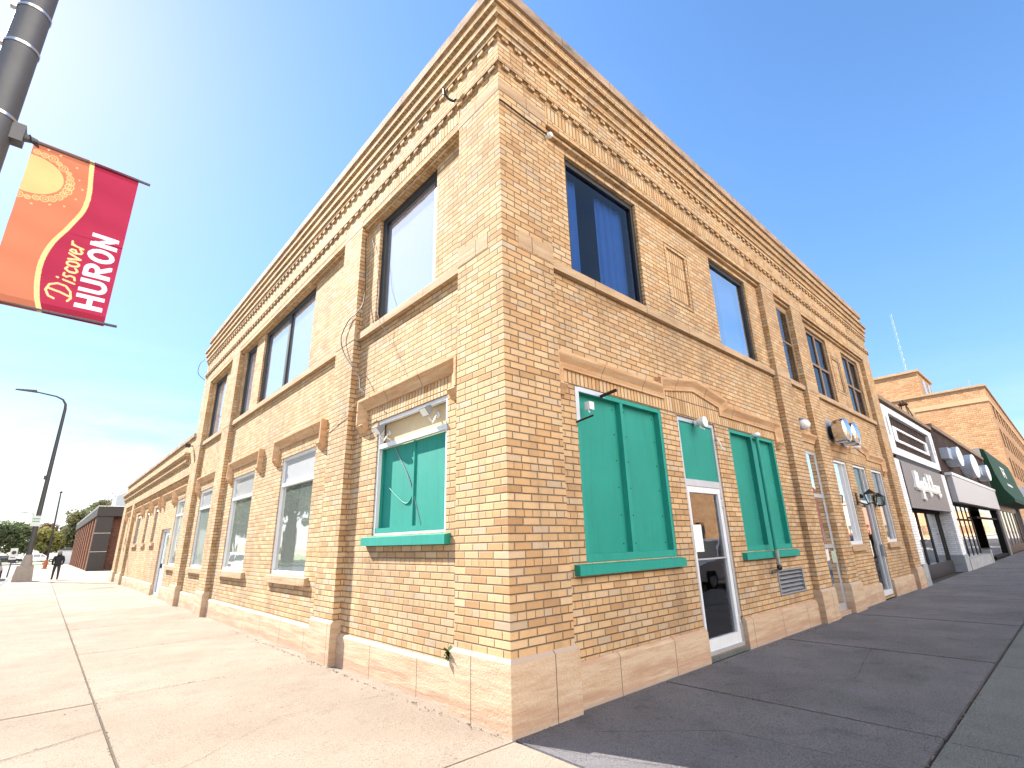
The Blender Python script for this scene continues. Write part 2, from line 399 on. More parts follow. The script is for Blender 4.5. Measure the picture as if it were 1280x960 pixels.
def window(f, par, name, s0, s1, z0, z1, d, fmat, gmat, fw=0.06, fd=0.06, glass_in=0.035, mull=(), rails=(), mw=None, curtain=None, curt_d=0.10, label=None, railw=None, top=None, bot=None):
    mb = MB(); mw = mw or fw; railw = railw or mw; top = top or fw; bot = bot or fw
    e = 0.003
    mb.fbox(f, s0 + e, s0 + fw, z0 + e, z1 - e, d - fd, d); mb.fbox(f, s1 - fw, s1 - e, z0 + e, z1 - e, d - fd, d)
    mb.fbox(f, s0 + fw, s1 - fw, z0 + e, z0 + bot, d - fd, d - .002); mb.fbox(f, s0 + fw, s1 - fw, z1 - top, z1 - e, d - fd, d - .002)
    for q in mull: mb.fbox(f, q - mw / 2, q + mw / 2, z0 + bot, z1 - top, d - fd + .004, d - .006)
    for q in rails: mb.fbox(f, s0 + fw, s1 - fw, q - railw / 2, q + railw / 2, d - fd + .002, d - .004)
    o = link(name, mb, fmat, par)
    if label: o['label'] = label
    g = MB(); dg = d - glass_in
    g.quad(f(s0 + fw * .8, z0 + bot * .8, dg), f(s1 - fw * .8, z0 + bot * .8, dg), f(s1 - fw * .8, z1 - top * .8, dg), f(s0 + fw * .8, z1 - top * .8, dg))
    link('pane', g, gmat, o)
    if curtain:
        for (a, b, c, e2, cm, amp) in curtain:
            cb = MB(); n = max(4, int((b - a) / 0.02)); r = random.Random(int(a * 100))
            ph = r.random() * 6
            for i in range(n):
                p = []
                for k in (i, i + 1):
                    sx = a + (b - a) * k / n
                    p.append((sx, amp * math.sin(sx * 38 + ph) + amp * .5 * math.sin(sx * 71 + ph * 2)))
                cb.quad(f(p[0][0], c, d - fd - curt_d + p[0][1]), f(p[1][0], c, d - fd - curt_d + p[1][1]), f(p[1][0], e2, d - fd - curt_d + p[1][1]), f(p[0][0], e2, d - fd - curt_d + p[0][1]))
            link('curtain', cb, cm, o, smooth=True)
    return o
def sill(f, par, s0, s1, z0, z1, d0, d1, mat, label=None):
    mb = MB(); a = f(s0, z0, d0); 
    # slightly sloped top
    pts = [(d0, z0), (d1, z0), (d1, z1 - 0.02), (d0, z1)]
    mb.prism(pts, lambda p: f(s0, p[1], p[0]), lambda p: f(s1, p[1], p[0]))
    o = link('sill', mb, mat, par)
    if label: o['label'] = label
    return o

# ================================================================== MAIN CORNER BUILDING
B = thing('corner_building', 'two storey buff brick corner building with stone base, moulded cornice and teal boarded windows', 'building')
LEN_L, LEN_R = 16.45, 17.0
PL = [(0.0, 0.86), (3.85, 4.58), (11.8, 12.6), (15.46, 16.45)]
PR = [(0.0, 0.86), (7.95, 8.69), (9.76, 10.5), (16.15, 17.0)]
RD = -0.12
# holes per bay (s0,s1,z0,z1)
UZ0, UZ1 = 5.07, 7.12
LH = {0: [(1.58, 3.36, UZ0, UZ1), (1.22, 3.03, 1.73, 3.38)],
      1: [(6.28, 9.78, UZ0, UZ1), (10.46, 11.52, UZ0, UZ1), (5.42, 7.22, 1.13, 3.40), (9.12, 10.97, 1.13, 3.40)],
      2: [(13.62, 15.25, UZ0, UZ1), (12.93, 14.74, 1.13, 3.38)]}
RH = {0: [(1.36, 3.14, UZ0, 7.03), (5.67, 7.32, UZ0, 7.03), (1.27, 3.19, 1.36, 3.43), (3.64, 4.84, 0.05, 3.42), (5.36, 7.32, 1.36, 3.43), (6.38, 7.56, 0.6, 1.02, 0.12), (4.03, 4.64, 5.56, 6.58, 0.03)],
      1: [(8.98, 9.74, UZ0, 7.0), (8.95, 9.74, 0.06, 3.41)],
      2: [(11.03, 12.66, UZ0, 7.0), (14.05, 15.76, UZ0, 7.0), (12.93, 13.55, 5.56, 6.53, 0.03), (10.9, 11.96, 1.34, 3.38), (12.54, 13.72, 0.06, 3.38), (14.3, 15.44, 1.34, 3.38)]}
def facade(f, P, holes, brickm, end, ztop=7.18):
    wb = MB()
    for i in range(len(P) - 1):
        hs = [h if len(h) > 4 else (*h, 0.22) for h in holes[i]]
        wall(wb, f, P[i][1], P[i + 1][0], 0.0, ztop, RD, hs)
        # stepped soffit of the recess
        s0, s1 = P[i][1], P[i + 1][0]
        wb.fbox(f, s0, s1, 7.125, 7.19, RD - .05, -0.055); 
        wb.quad(f(s0, ztop, RD), f(s1, ztop, RD), f(s1, ztop, 0), f(s0, ztop, 0))
    link('wall', wb, brickm, B)
    for a, b in P:
        pb = MB(); a2 = a - (0 if a > 0 else 0); 
        if a == 0.0: a2 = 0.0
        pb.quad(f(a2, .5, 0), f(b, .5, 0), f(b, ztop, 0), f(a2, ztop, 0))
        if b < end - .1: pb.quad(f(b, .3, 0), f(b, .3, RD), f(b, ztop, RD), f(b, ztop, 0))
        if a > 0: pb.quad(f(a, .3, 0), f(a, .3, RD), f(a, ztop, RD), f(a, ztop, 0))
        link('pilaster', pb, brickm, B)
        for sa, z0, z1 in ((a + (0.26 if a == 0 else 0.0), 4.955, 5.18), (a, 7.19, 7.37)):
            sb = MB(); sb.fbox(f, sa - (.003 if sa > .3 else 0), b + .003, z0, z1, -.05, .004); link('stone_block', sb, M['stone_trim'], B)
    ub = MB(); ub.quad(f(0, ztop, 0), f(end, ztop, 0), f(end, 8.95, 0), f(0, 8.95, 0)); link('wall', ub, brickm, B)
facade(FL, PL, LH, M['brick'], LEN_L)
facade(FR, PR, RH, M['brick'], LEN_R)
# soldier courses above the bays
def soldier(f, par, s0, s1, z0, z1, d0, d1):
    q = MB(); q.fbox(f, s0, s1, z0, z1, d0, d1); link('soldier_course', q, M['soldier'], par)
for f, P in ((FL, PL), (FR, PR)):
    for i in range(len(P) - 1): soldier(f, B, P[i][1] + .002, P[i + 1][0] - .002, 7.30, 7.545, -.05, .005)
for s0, s1 in ((1.0, 3.3), (5.15, 7.5), (8.75, 11.15), (12.7, 15.0)): soldier(FL, B, s0, s1, 3.385, 3.63, RD - .05, RD + .005)
for s0, s1 in ((0.93, 3.3), (5.1, 7.5), (8.9, 9.745), (10.6, 12.1), (14.1, 15.65)): soldier(FR, B, s0, s1, 3.435 if s0 < 8 else 3.415, 3.63, RD - .05, RD + .005)
for c, w, zb in ((4.2, .98, 3.427), (13.1, 1.05, 3.39)):
    q = MB(); q.prism([(c - w, zb), (c + w, zb), (c + w, 3.76), (c, 3.93), (c - w, 3.76)], lambda p: FR(p[0], p[1], RD - .05), lambda p: FR(p[0], p[1], RD + .007)); link('soldier_gable', q, M['soldier'], B)
# cornice
def ring(z0, z1, d, mat, name, mb=None, inner=.35):
    mb = mb or MB()
    mb.box(-d, inner, -d, LEN_L + d, z0, z1); mb.box(inner, LEN_R + d, -d, inner, z0, z1)
    return mb
def dentils(mb, z0, z1, d, w=0.115, step=0.235):
    s = 0.05
    while s < LEN_L: mb.fbox(FL, s, s + w, z0, z1, -.05, d); s += step
    s = 0.05
    while s < LEN_R: mb.fbox(FR, s, s + w, z0, z1, -.05, d); s += step
cb = MB()
ring(7.625, 7.69, .045, None, None, cb); dentils(cb, 7.56, 7.623, .036)
ring(8.13, 8.21, .042, None, None, cb); dentils(cb, 8.06, 8.128, .034)
ring(8.212, 8.29, .07, None, None, cb); ring(8.292, 8.37, .058, None, None, cb); ring(8.372, 8.45, .105, None, None, cb); ring(8.452, 8.53, .092, None, None, cb); ring(8.532, 8.60, .14, None, None, cb)
ring(8.602, 8.63, .12, None, None, cb)
link('cornice', cb, M['brick'], B)
pb = MB(); ring(8.632, 8.925, .02, None, None, pb); link('parapet', pb, M['brick'], B)
kb = MB(); ring(8.927, 9.10, .065, None, None, kb, .42); ring(9.101, 9.13, .045, None, None, kb, .40); link('coping', kb, M['coping'], B)
rb = MB(); rb.quad((.3, .3, 8.6), (LEN_R, .3, 8.6), (LEN_R, LEN_L, 8.6), (.3, LEN_L, 8.6)); link('roof', rb, M['roof'], B)
bb = MB(); bb.quad((LEN_R, 0, 0), (LEN_R, LEN_L, 0), (LEN_R, LEN_L, 8.93), (LEN_R, 0, 8.93)); bb.quad((0, LEN_L, 0), (LEN_R, LEN_L, 0), (LEN_R, LEN_L, 8.93), (0, LEN_L, 8.93)); link('wall', bb, M['brick'], B)
# stone base
def chamf(mb, f, s0, s1, z1, d0, d1):
    mb.prism([(d0, 0 - .02), (d1, -.02), (d1, z1 - .035), (d1 - .03, z1), (d0, z1)], lambda p: f(s0, p[1], p[0]), lambda p: f(s1, p[1], p[0]))
def base_course(f, par, s0, s1, z):
    q = MB(); chamf(q, f, s0, s1, z, RD - .05, RD + .05); link('base_course', q, M['stone_base'], par)
for i in range(3): base_course(FL, B, PL[i][1] + .034, PL[i + 1][0] - .034, 0.42)
for s0, s1 in ((PR[0][1] + .034, 3.645), (4.835, PR[1][0] - .034), (PR[2][1] + .034, 12.545), (13.715, PR[3][0] - .034)): base_course(FR, B, s0, s1, 0.41)
for i, (a, b) in enumerate(PL):
    q = MB()
    if i == 0:
        q.box(-.035, .86, -.035, .895, -.02, .57); q.add([(-.035, -.035, .57), (.86, -.035, .57), (.86, .895, .57), (-.035, .895, .57), (0, 0, .605), (.86, 0, .605), (.86, .86, .605), (0, .86, .605)], [(0, 1, 5, 4), (1, 2, 6, 5), (2, 3, 7, 6), (3, 0, 4, 7)])
    else:
        q.prism([(RD - .05, -.02), (.035, -.02), (.035, .55), (.002, .59), (RD - .05, .59)], lambda p: FL(a - .03, p[1], p[0]), lambda p: FL(min(b + .03, LEN_L), p[1], p[0]))
    link('pilaster_base', q, M['stone_base'], B)
for i, (a, b) in enumerate(PR[1:]):
    q = MB(); q.prism([(RD - .05, -.02), (.035, -.02), (.035, .55), (.002, .59), (RD - .05, .59)], lambda p: FR(a - .03, p[1], p[0]), lambda p: FR(min(b + .03, LEN_R), p[1], p[0]))
    link('pilaster_base', q, M['stone_base'], B)
q = MB(); q.box(.861, .893, -.035, .1, -.02, .57); link('pilaster_base', q, M['stone_base'], B)
# second floor sill course
for f, P in ((FL, PL), (FR, PR)):
    for i in range(3): 
        o = sill(f, B, P[i][1] + .004, P[i + 1][0] - .004, 4.935, 5.075, RD - .12, RD + .075, M['stone_trim']); o.name = 'sill_course'
# hood moulds
PROF = [(0, RD - .02), (0, -.008), (.035, -.008), (.05, -.015), (.075, -.035), (.12, -.068), (.165, -.082), (.19, -.085), (.19, RD - .02)]
def hood(f, path, par, mat=None):
    mb = MB(); sweep(mb, f, path, PROF)
    for (a, sg) in ((path[0], 1), (path[-1], -1)):
        if abs(path[1][0] - path[0][0]) > .05: continue
        s0 = min(a[0], a[0] + sg * .19); z = a[1]
        mb.prism([(RD - .02, z), (-.03, z), (-.01, z - .02), (-.05, z - .07), (-.085, z - .13), (RD - .02, z - .14)], lambda p: f(s0, p[1], p[0]), lambda p: f(s0 + .19, p[1], p[0]))
    return link('hood_mould', mb, mat or M['stone_hood'], par)
HZ = 3.80; HB = 3.40
def simple(a, b): return [(a, HB), (a, HZ), (b, HZ), (b, HB)]
for a, b in ((.9, 3.56), (5.0, 7.6), (8.6, 11.3), (12.62, 15.1)): hood(FL, simple(a, b), B)
hood(FR, [(.84, HB), (.84, HZ), (3.12, HZ), (3.12, 3.91), (4.2, 4.08), (5.24, 3.91), (5.24, HZ), (7.6, HZ), (7.6, HB)], B)
hood(FR, [(8.72, HZ), (9.74, HZ)], B)
hood(FR, [(10.56, HB), (10.56, HZ), (12.02, HZ), (12.02, 3.90), (13.1, 4.08), (14.2, 3.90), (14.2, HZ), (15.75, HZ), (15.75, HB)], B)
# decorative brick panels between the upper windows
for h in (RH[0][6], RH[2][2]):
    q = MB(); q.quad(FR(h[0], h[2], RD - .03), FR(h[1], h[2], RD - .03), FR(h[1], h[3], RD - .03), FR(h[0], h[3], RD - .03)); link('brick_panel', q, M['soldier'], B)
    fr = MB()
    for a, b, c, e in ((h[0] - .09, h[0] - .075, h[2] - .08, h[3] + .08), (h[1] + .075, h[1] + .09, h[2] - .08, h[3] + .08), (h[0] - .075, h[1] + .075, h[2] - .08, h[2] - .065), (h[0] - .075, h[1] + .075, h[3] + .065, h[3] + .08)):
        fr.fbox(FR, a, b, c, e, RD - .02, RD + .012)
    link('panel_border', fr, M['brick'], B)

# upper windows, side street
df = M['dark_frame']
UW = dict(fw=.10, fd=.09, glass_in=.05)
for s0, s1, mul, w in ((1.58, 3.36, (), .13), (6.28, 9.78, (8.0,), .14), (10.46, 11.52, (), .12), (13.62, 15.25, (), .12)):
    window(FL, B, 'window', s0, s1, UZ0, UZ1, RD - .05, df, M['glass_film'], fw=w, fd=.09, glass_in=.05, mull=mul, mw=.13, top=.12, bot=.12)
# upper windows, main street
cu = M['curtain_blue']
window(FR, B, 'window', 1.36, 3.14, UZ0, 7.03, RD - .05, df, M['glass_blue'], fw=.08, fd=.09, glass_in=.04, top=.1, bot=.1, curtain=[(1.42, 1.56, 5.1, 6.95, cu, .012), (1.60, 1.86, 5.1, 6.95, cu, .014), (2.34, 3.08, 5.1, 6.95, cu, .014)], curt_d=.12)
window(FR, B, 'window', 5.67, 7.32, UZ0, 7.03, RD - .05, df, M['glass_blue'], fw=.08, fd=.09, glass_in=.04, top=.1, bot=.1, curtain=[(6.45, 7.25, 5.1, 6.95, cu, .012)], curt_d=.12)
window(FR, B, 'window', 8.98, 9.74, UZ0, 7.0, RD - .003, M['wood'], M['glass'], fw=.05, fd=.05, glass_in=.012, rails=(6.1,), label='narrow double hung wooden window')
for s0, s1 in ((11.03, 12.66), (14.05, 15.76)):
    window(FR, B, 'window', s0, s1, UZ0, 7.0, RD - .05, M['wood'], M['glass_blue'], fw=.08, fd=.08, mull=((s0 + s1) / 2,), rails=(6.0,), mw=.12, railw=.07, label='weathered brown wooden window with four panes')
# lower windows, side street
wm = M['white_metal']; ct = M['curtain']
for s0, s1 in ((5.42, 7.22), (9.12, 10.97), (12.93, 14.74)):
    z0, z1 = 1.13, (3.40 if s0 < 12 else 3.38)
    o = window(FL, B, 'window', s0, s1, z0, z1, RD - .02, wm, M['glass_grey'], fw=.055, fd=.08, glass_in=.05, rails=(2.83,), railw=.07, top=.07, bot=.06,
               curtain=[(s0 + .05, s1 - .05, 2.86, z1 - .06, ct, .010), (s0 + .05, s0 + (.9 if s0 < 6 else s1 - s0 - .05), 1.2, 2.8, M['curtain'], .010)], curt_d=.02)
    g = MB(); dg = RD - .02 - .046; g.quad(FL(s0 + .05, 2.85, dg), FL(s1 - .05, 2.85, dg), FL(s1 - .05, z1 - .06, dg), FL(s0 + .05, z1 - .06, dg)); link('upper_pane', g, M['glass_white'], o)
    sill(FL, o, s0 - .22, s1 + .06, .985, 1.128, RD - .05, RD + .075, M['stone_trim'])
# teal boarded window, side street, with flood lights in its open transom
o = window(FL, B, 'boarded_window', 1.22, 3.03, 1.73, 3.38, RD - .015, wm, M['cream'], fw=.05, fd=.07, glass_in=.10, rails=(2.985,), railw=.065, top=.05, bot=.03, label='teal boarded window with open cream transom')
tb = MB(); tb.fbox(FL, 1.262, 2.10, 1.765, 2.955, RD - .14, RD - .105); tb.fbox(FL, 2.125, 2.99, 1.765, 2.955, RD - .14, RD - .11); tb.fbox(FL, 2.10, 2.125, 1.765, 2.955, RD - .14, RD - .085); tb.fbox(FL, 1.262, 2.99, 1.762, 1.83, RD - .105, RD - .02)
tb.fbox(FL, 2.962, 2.985, 1.83, 2.95, RD - .105, RD - .07)
link('panel', tb, M['teal'], o)
sill(FL, o, 1.12, 3.19, 1.60, 1.728, RD - .06, RD + .085, M['teal_trim'])
# teal boarded windows, main street
for s0, s1, mu in ((1.27, 3.19, 2.22), (5.36, 7.32, 6.30)):
    z0, z1 = 1.36, 3.43
    o = window(FR, B, 'boarded_window', s0, s1, z0, z1, RD - .005, M['teal_trim'], M['teal'], fw=.065, fd=.10, glass_in=.085, mull=(mu,), mw=.06, top=.06, bot=.09, label='wide teal boarded window with bare metal corner' if s0 < 2 else 'teal boarded window with a pipe across it')
    sill(FR, o, s0 - .21, s1 + .08, 1.235, 1.358, RD - .05, RD + .08, M['teal_trim'])
    if s0 < 2:
        q = MB(); q.fbox(FR, s0 - .012, s0 + .055, 2.99, z1 - .002, RD - .02, RD + .004); q.fbox(FR, s0 + .055, 1.84, z1 - .055, z1 + .006, RD - .02, RD + .004); link('bare_frame', q, M['alu'], o)
# screw heads along the edges of the boards
for f, a, b, c, e, d in ((FR, 1.40, 3.06, 1.55, 3.28, RD - .088), (FR, 5.5, 7.18, 1.55, 3.28, RD - .088)):
    q = MB()
    for zz in [c + (e - c) * k / 5 for k in range(6)]:
        for ss in (a, (a + b) / 2 - .12, (a + b) / 2 + .14, b): q.lathe(f(ss, zz, d), f(0, 0, 1), [(0, .009), (.004, .009), (.005, 0)], 8)
    link('screw_heads', q, M['rust'], B)['kind'] = 'stuff'
# main entrance door with teal transom
al = M['alu']
o = window(FR, B, 'door', 3.64, 4.84, .05, 3.42, RD - .02, al, M['glass_shop'], fw=.07, fd=.10, glass_in=.05, rails=(2.40,), railw=.10, top=.065, bot=.05, label='white aluminium glass entrance door with teal transom')
q = MB(); q.fbox(FR, 3.70, 4.78, 2.44, 3.365, RD - .066, RD - .045); link('transom_panel', q, M['teal'], o)
lf = MB(); d0, d1 = RD - .085, RD - .03
lf.fbox(FR, 3.715, 3.775, .10, 2.345, d0, d1); lf.fbox(FR, 4.675, 4.765, .10, 2.345, d0, d1); lf.fbox(FR, 3.775, 4.675, 2.255, 2.345, d0, d1 - .002); lf.fbox(FR, 3.775, 4.675, .10, .24, d0, d1 - .002)
lo = link('door_leaf', lf, M['white_metal'], o)
q = MB(); q.fbox(FR, 3.64, 4.84, -.01, .046, RD - .2, RD + .03); link('threshold', q, M['conc_k'], o)
q = MB(); q.fbox(FR, 3.775, 4.675, 1.285, 1.305, RD - .05, RD - .015); link('push_bar', q, M['alu'], lo)
q = MB(); q.fbox(FR, 3.735, 3.98, 1.40, 1.78, RD - .026, RD - .022); link('notice', q, M['paper'], lo)
q = MB()
for z in (2.05, 2.2, .35): q.fbox(FR, 4.755, 4.785, z, z + .1, RD - .03, RD + .004)
link('hinge', q, M['steel'], lo)
# narrow door between pilasters
o = window(FR, B, 'door', 8.95, 9.74, .06, 3.41, RD - .003, al, M['glass'], fw=.06, fd=.06, glass_in=.014, rails=(2.42, 1.35), railw=.08, top=.06, bot=.14, label='narrow white aluminium glass door between two pilasters')
q = MB(); q.fbox(FR, 9.62, 9.66, 1.0, 1.25, RD - .05, RD + .03); link('handle', q, M['steel'], o)
q = MB(); q.fbox(FR, 8.76, 9.74, -.01, .058, RD - .2, RD + .06); link('threshold', q, M['stone_base'], o)
# bar entrance and the two tall windows
for s0, s1 in ((10.9, 11.96), (14.3, 15.44)):
    o = window(FR, B, 'window', s0, s1, 1.34, 3.38, RD - .015, wm, M['glass'], fw=.06, fd=.09, glass_in=.05, mull=(s1 - .32,), mw=.03, top=.06, bot=.08, label='tall white framed window beside the lantern lit door')
    sill(FR, o, s0 - .15, s1 + .08, 1.20, 1.338, RD - .05, RD + .07, M['stone_trim'])
o = window(FR, B, 'door', 12.54, 13.72, .06, 3.38, RD - .02, wm, M['glass'], fw=.06, fd=.10, glass_in=.05, rails=(2.40,), railw=.08, mull=(13.38,), mw=.03, top=.06, bot=.12, label='dark glass door with orange poster')
q = MB(); q.fbox(FR, 12.62, 13.3, 1.55, 2.25, RD - .105, RD - .098); link('poster', q, mat_plain('orange_poster', (0.75, 0.09, 0.02), .6, 0, .1), o)
q = MB(); q.fbox(FR, 12.62, 12.86, 1.02, 1.42, RD - .064, RD - .060); link('notice', q, M['paper'], o)
q = MB(); q.fbox(FR, 13.60, 13.64, 1.0, 1.3, RD - .03, RD + .04); link('handle', q, M['steel'], o)
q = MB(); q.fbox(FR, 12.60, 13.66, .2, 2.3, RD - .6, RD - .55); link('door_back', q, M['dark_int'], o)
# louvred wall vent
q = MB(); h = RH[0][5]
q.fbox(FR, h[0] + .003, h[0] + .04, h[2] + .003, h[3] - .003, RD - .1, RD + .015); q.fbox(FR, h[1] - .04, h[1] - .003, h[2] + .003, h[3] - .003, RD - .1, RD + .015); q.fbox(FR, h[0] + .04, h[1] - .04, h[2] + .003, h[2] + .03, RD - .1, RD + .012); q.fbox(FR, h[0] + .04, h[1] - .04, h[3] - .03, h[3] - .003, RD - .1, RD + .012)
for i in range(5):
    z = h[2] + .045 + i * .07
    q.prism([(RD - .09, z + .055), (RD - .085, z + .06), (RD + .008, z + .006), (RD + .003, z)], lambda p: FR(h[0] + .04, p[1], p[0]), lambda p: FR(h[1] - .04, p[1], p[0]))
link('louvre_vent', q, M['grey_paint'], B)
# floors and rooms behind the glass
ib = MB()
for z in (0.03, 4.35, 4.45, 7.9): ib.quad((.25, .25, z), (LEN_R - .1, .25, z), (LEN_R - .1, LEN_L - .1, z), (.25, LEN_L - .1, z))
ib.box(3.2, 3.3, 3.2, LEN_L - .1, .03, 7.9); ib.box(3.3, LEN_R - .1, 3.2, 3.3, .03, 7.9); ib.box(.25, 3.2, 4.1, 4.2, .03, 7.9); ib.box(8.25, 8.35, .25, 3.2, .03, 7.9); ib.box(10.05, 10.15, .25, 3.2, .03, 7.9)
link('interior_wall', ib, M['interior'], B)

# ================================================================== ONE STOREY WING
W = thing('brick_annex', 'low one storey buff brick annex with banded parapet and narrow windows along the side street', 'building', (0, 16.45, 0))
WE = 35.6; PW = [(16.45, 16.5), (30.65, 31.4), (34.3, 35.6)]
WH = [[(16.86, 18.55, 1.13, 3.38), (19.0, 20.95, .03, 2.42, .2), (22.7, 23.55, 1.97, 3.42), (25.25, 26.1, 1.97, 3.42), (28.0, 29.35, 1.97, 3.42)], [(31.9, 33.0, 1.97, 3.42)]]
wb = MB()
for i in range(2):
    wall(wb, FL, PW[i][1] if i else 16.45, PW[i + 1][0], 0, 4.1, RD, [h if len(h) > 4 else (*h, .2) for h in WH[i]])
    a, b = (PW[i][1] if i else 16.45), PW[i + 1][0]
    wb.fbox(FL, a, b, 3.98, 4.1, RD - .05, -.06); wb.quad(FL(a, 4.1, RD), FL(b, 4.1, RD), FL(b, 4.1, 0), FL(a, 4.1, 0))
wb.quad(FL(16.45, 4.1, 0), FL(WE, 4.1, 0), FL(WE, 5.4, 0), FL(16.45, 5.4, 0))
wb.quad((0, WE, 0), (9, WE, 0), (9, WE, 5.4), (0, WE, 5.4)); wb.quad((9, 16.45, 0), (9, WE, 0), (9, WE, 5.4), (9, 16.45, 5.4))
link('wall', wb, M['brick'], W)
for a, b in PW[1:]:
    q = MB(); q.quad(FL(a, .5, 0), FL(b, .5, 0), FL(b, 4.1, 0), FL(a, 4.1, 0)); q.quad(FL(a, .3, 0), FL(a, .3, RD), FL(a, 4.1, RD), FL(a, 4.1, 0)); q.quad(FL(b, .3, 0), FL(b, .3, RD), FL(b, 4.1, RD), FL(b, 4.1, 0)); link('pilaster', q, M['brick'], W)
    q = MB(); q.prism([(RD - .05, -.02), (.035, -.02), (.035, .55), (.002, .59), (RD - .05, .59)], lambda p: FL(a - .03, p[1], p[0]), lambda p: FL(b + .03, p[1], p[0])); link('pilaster_base', q, M['stone_base'], W)
for s0, s1 in ((16.46, 19.005), (20.945, 30.61), (31.44, 34.26)): base_course(FL, W, s0, s1, .42)
q = MB()
for z0, z1, d in ((4.52, 4.6, .05), (4.602, 4.68, .09), (4.682, 4.76, .07), (4.762, 4.84, .13), (4.842, 4.92, .17)): q.box(-d, .2, 16.95, WE + d, z0, z1)
link('cornice', q, M['brick'], W)
q = MB(); q.box(-.06, .35, 16.46, WE + .06, 5.4, 5.53); link('coping', q, M['coping'], W)
q = MB(); q.quad((.2, 16.5, 5.2), (9, 16.5, 5.2), (9, WE, 5.2), (.2, WE, 5.2)); link('roof', q, M['roof'], W)
for a, b in ((16.62, 18.9), (19.15, 21.45), (22.3, 24.4), (24.9, 27.1), (27.5, 30.3), (31.45, 33.9)): hood(FL, simple(a, b), W)
for s0, s1 in ((16.75, 18.75), (22.45, 24.25), (25.05, 26.9), (27.7, 30.1), (31.6, 33.7)): soldier(FL, W, s0, s1, 3.425, 3.62, RD - .05, RD + .005)
h = WH[0][0]
o = window(FL, W, 'window', *h, RD - .02, wm, M['glass_grey'], fw=.055, fd=.08, glass_in=.05, rails=(2.83,), railw=.07, top=.07, curtain=[(h[0] + .05, h[1] - .05, 2.86, h[3] - .06, ct, .01)], curt_d=.02)
sill(FL, o, h[0] - .25, h[1] + .06, .985, 1.128, RD - .05, RD + .075, M['stone_trim'])
for h in WH[0][2:] + WH[1]:
    o = window(FL, W, 'window', *h[:4], RD - .07, M['grey_paint'], M['glass'], fw=.06, fd=.06, rails=(2.75,), label='narrow annex window')
    q = MB(); q.fbox(FL, h[0] + .06, h[1] - .06, h[3] - .16, h[3] - .06, RD - .07, RD - .04); link('blind', q, M['paper'], o)
    sill(FL, o, h[0] - .3, h[1] + .05, 1.83, 1.968, RD - .05, RD + .08, M['stone_trim'])
h = WH[0][1]
o = window(FL, W, 'door', h[0], h[1], h[2], h[3], RD - .06, wm, M['grey_paint'], fw=.09, fd=.08, mull=(20.2,), mw=.08, glass_in=.06, rails=(), label='white side door with grey sidelight')
q = MB(); q.fbox(FL, 19.1, 20.15, .05, 2.33, RD - .13, RD - .08); lo = link('door_leaf', q, M['white_metal'], o)
q = MB(); q.fbox(FL, 19.25, 20.0, 1.15, 2.2, RD - .079, RD - .074); link('pane', q, M['glass_grey'], lo)
q = MB(); q.fbox(FL, 20.03, 20.09, 1.0, 1.16, RD - .08, RD - .02); link('handle', q, M['black_metal'], lo)
q = MB(); q.quad((3, 16.6, .03), (3, WE - .1, .03), (3, WE - .1, 5.1), (3, 16.6, 5.1)); q.quad((.2, 16.6, .03), (3, 16.6, .03), (3, WE - .1, .03), (.2, WE - .1, .03)); q.quad((.2, 16.55, .03), (3, 16.55, .03), (3, 16.55, 5.1), (.2, 16.55, 5.1)); link('interior_wall', q, M['interior'], W)

# ================================================================== GROUND
def slabs(mb, xs, ys, z=0.0, gap=0.024, jit=0.003, nm=1, seed=1):
    r = random.Random(seed)
    for a, b in zip(xs, xs[1:]):
        for c, d in zip(ys, ys[1:]):
            g = gap / 2; mi = r.randrange(nm); zz = [z + r.uniform(-jit, jit) for _ in range(4)]
            P = [(a + g, c + g), (b - g, c + g), (b - g, d - g), (a + g, d - g)]
            top = [(p[0], p[1], q) for p, q in zip(P, zz)]; bot = [(p[0], p[1], z - .05) for p in P]
            mb.add(top + bot, [(0, 1, 2, 3)] + [(i, i + 4, (i + 1) % 4 + 4, (i + 1) % 4) for i in range(4)], mi)
g = MB(); g.quad((-900, -900, -.2), (900, -900, -.2), (900, 900, -.2), (-900, 900, -.2)); struct('ground', g, M['dirt'])
KX, KY = -4.75, -4.35
# roads
g = MB(); g.quad((-16, -60, -.15), (KX, -60, -.15), (KX, 400, -.15), (-16, 400, -.15)); g.quad((-60, -18, -.154), (300, -18, -.154), (300, KY, -.154), (-60, KY, -.154)); struct('road', g, M['asphalt'])
g = MB()
for y in range(-16, 380, 9): 
    if y < -20 or y > 2: g.quad((-10.4, y, -.146), (-10.3, y, -.146), (-10.3, y + 3.5, -.146), (-10.4, y + 3.5, -.146))
for x in range(2, 280, 9): g.quad((x, -11.25, -.146), (x + 3.5, -11.25, -.146), (x + 3.5, -11.15, -.146), (x, -11.15, -.146))
struct('road_markings', g, M['yellow'])
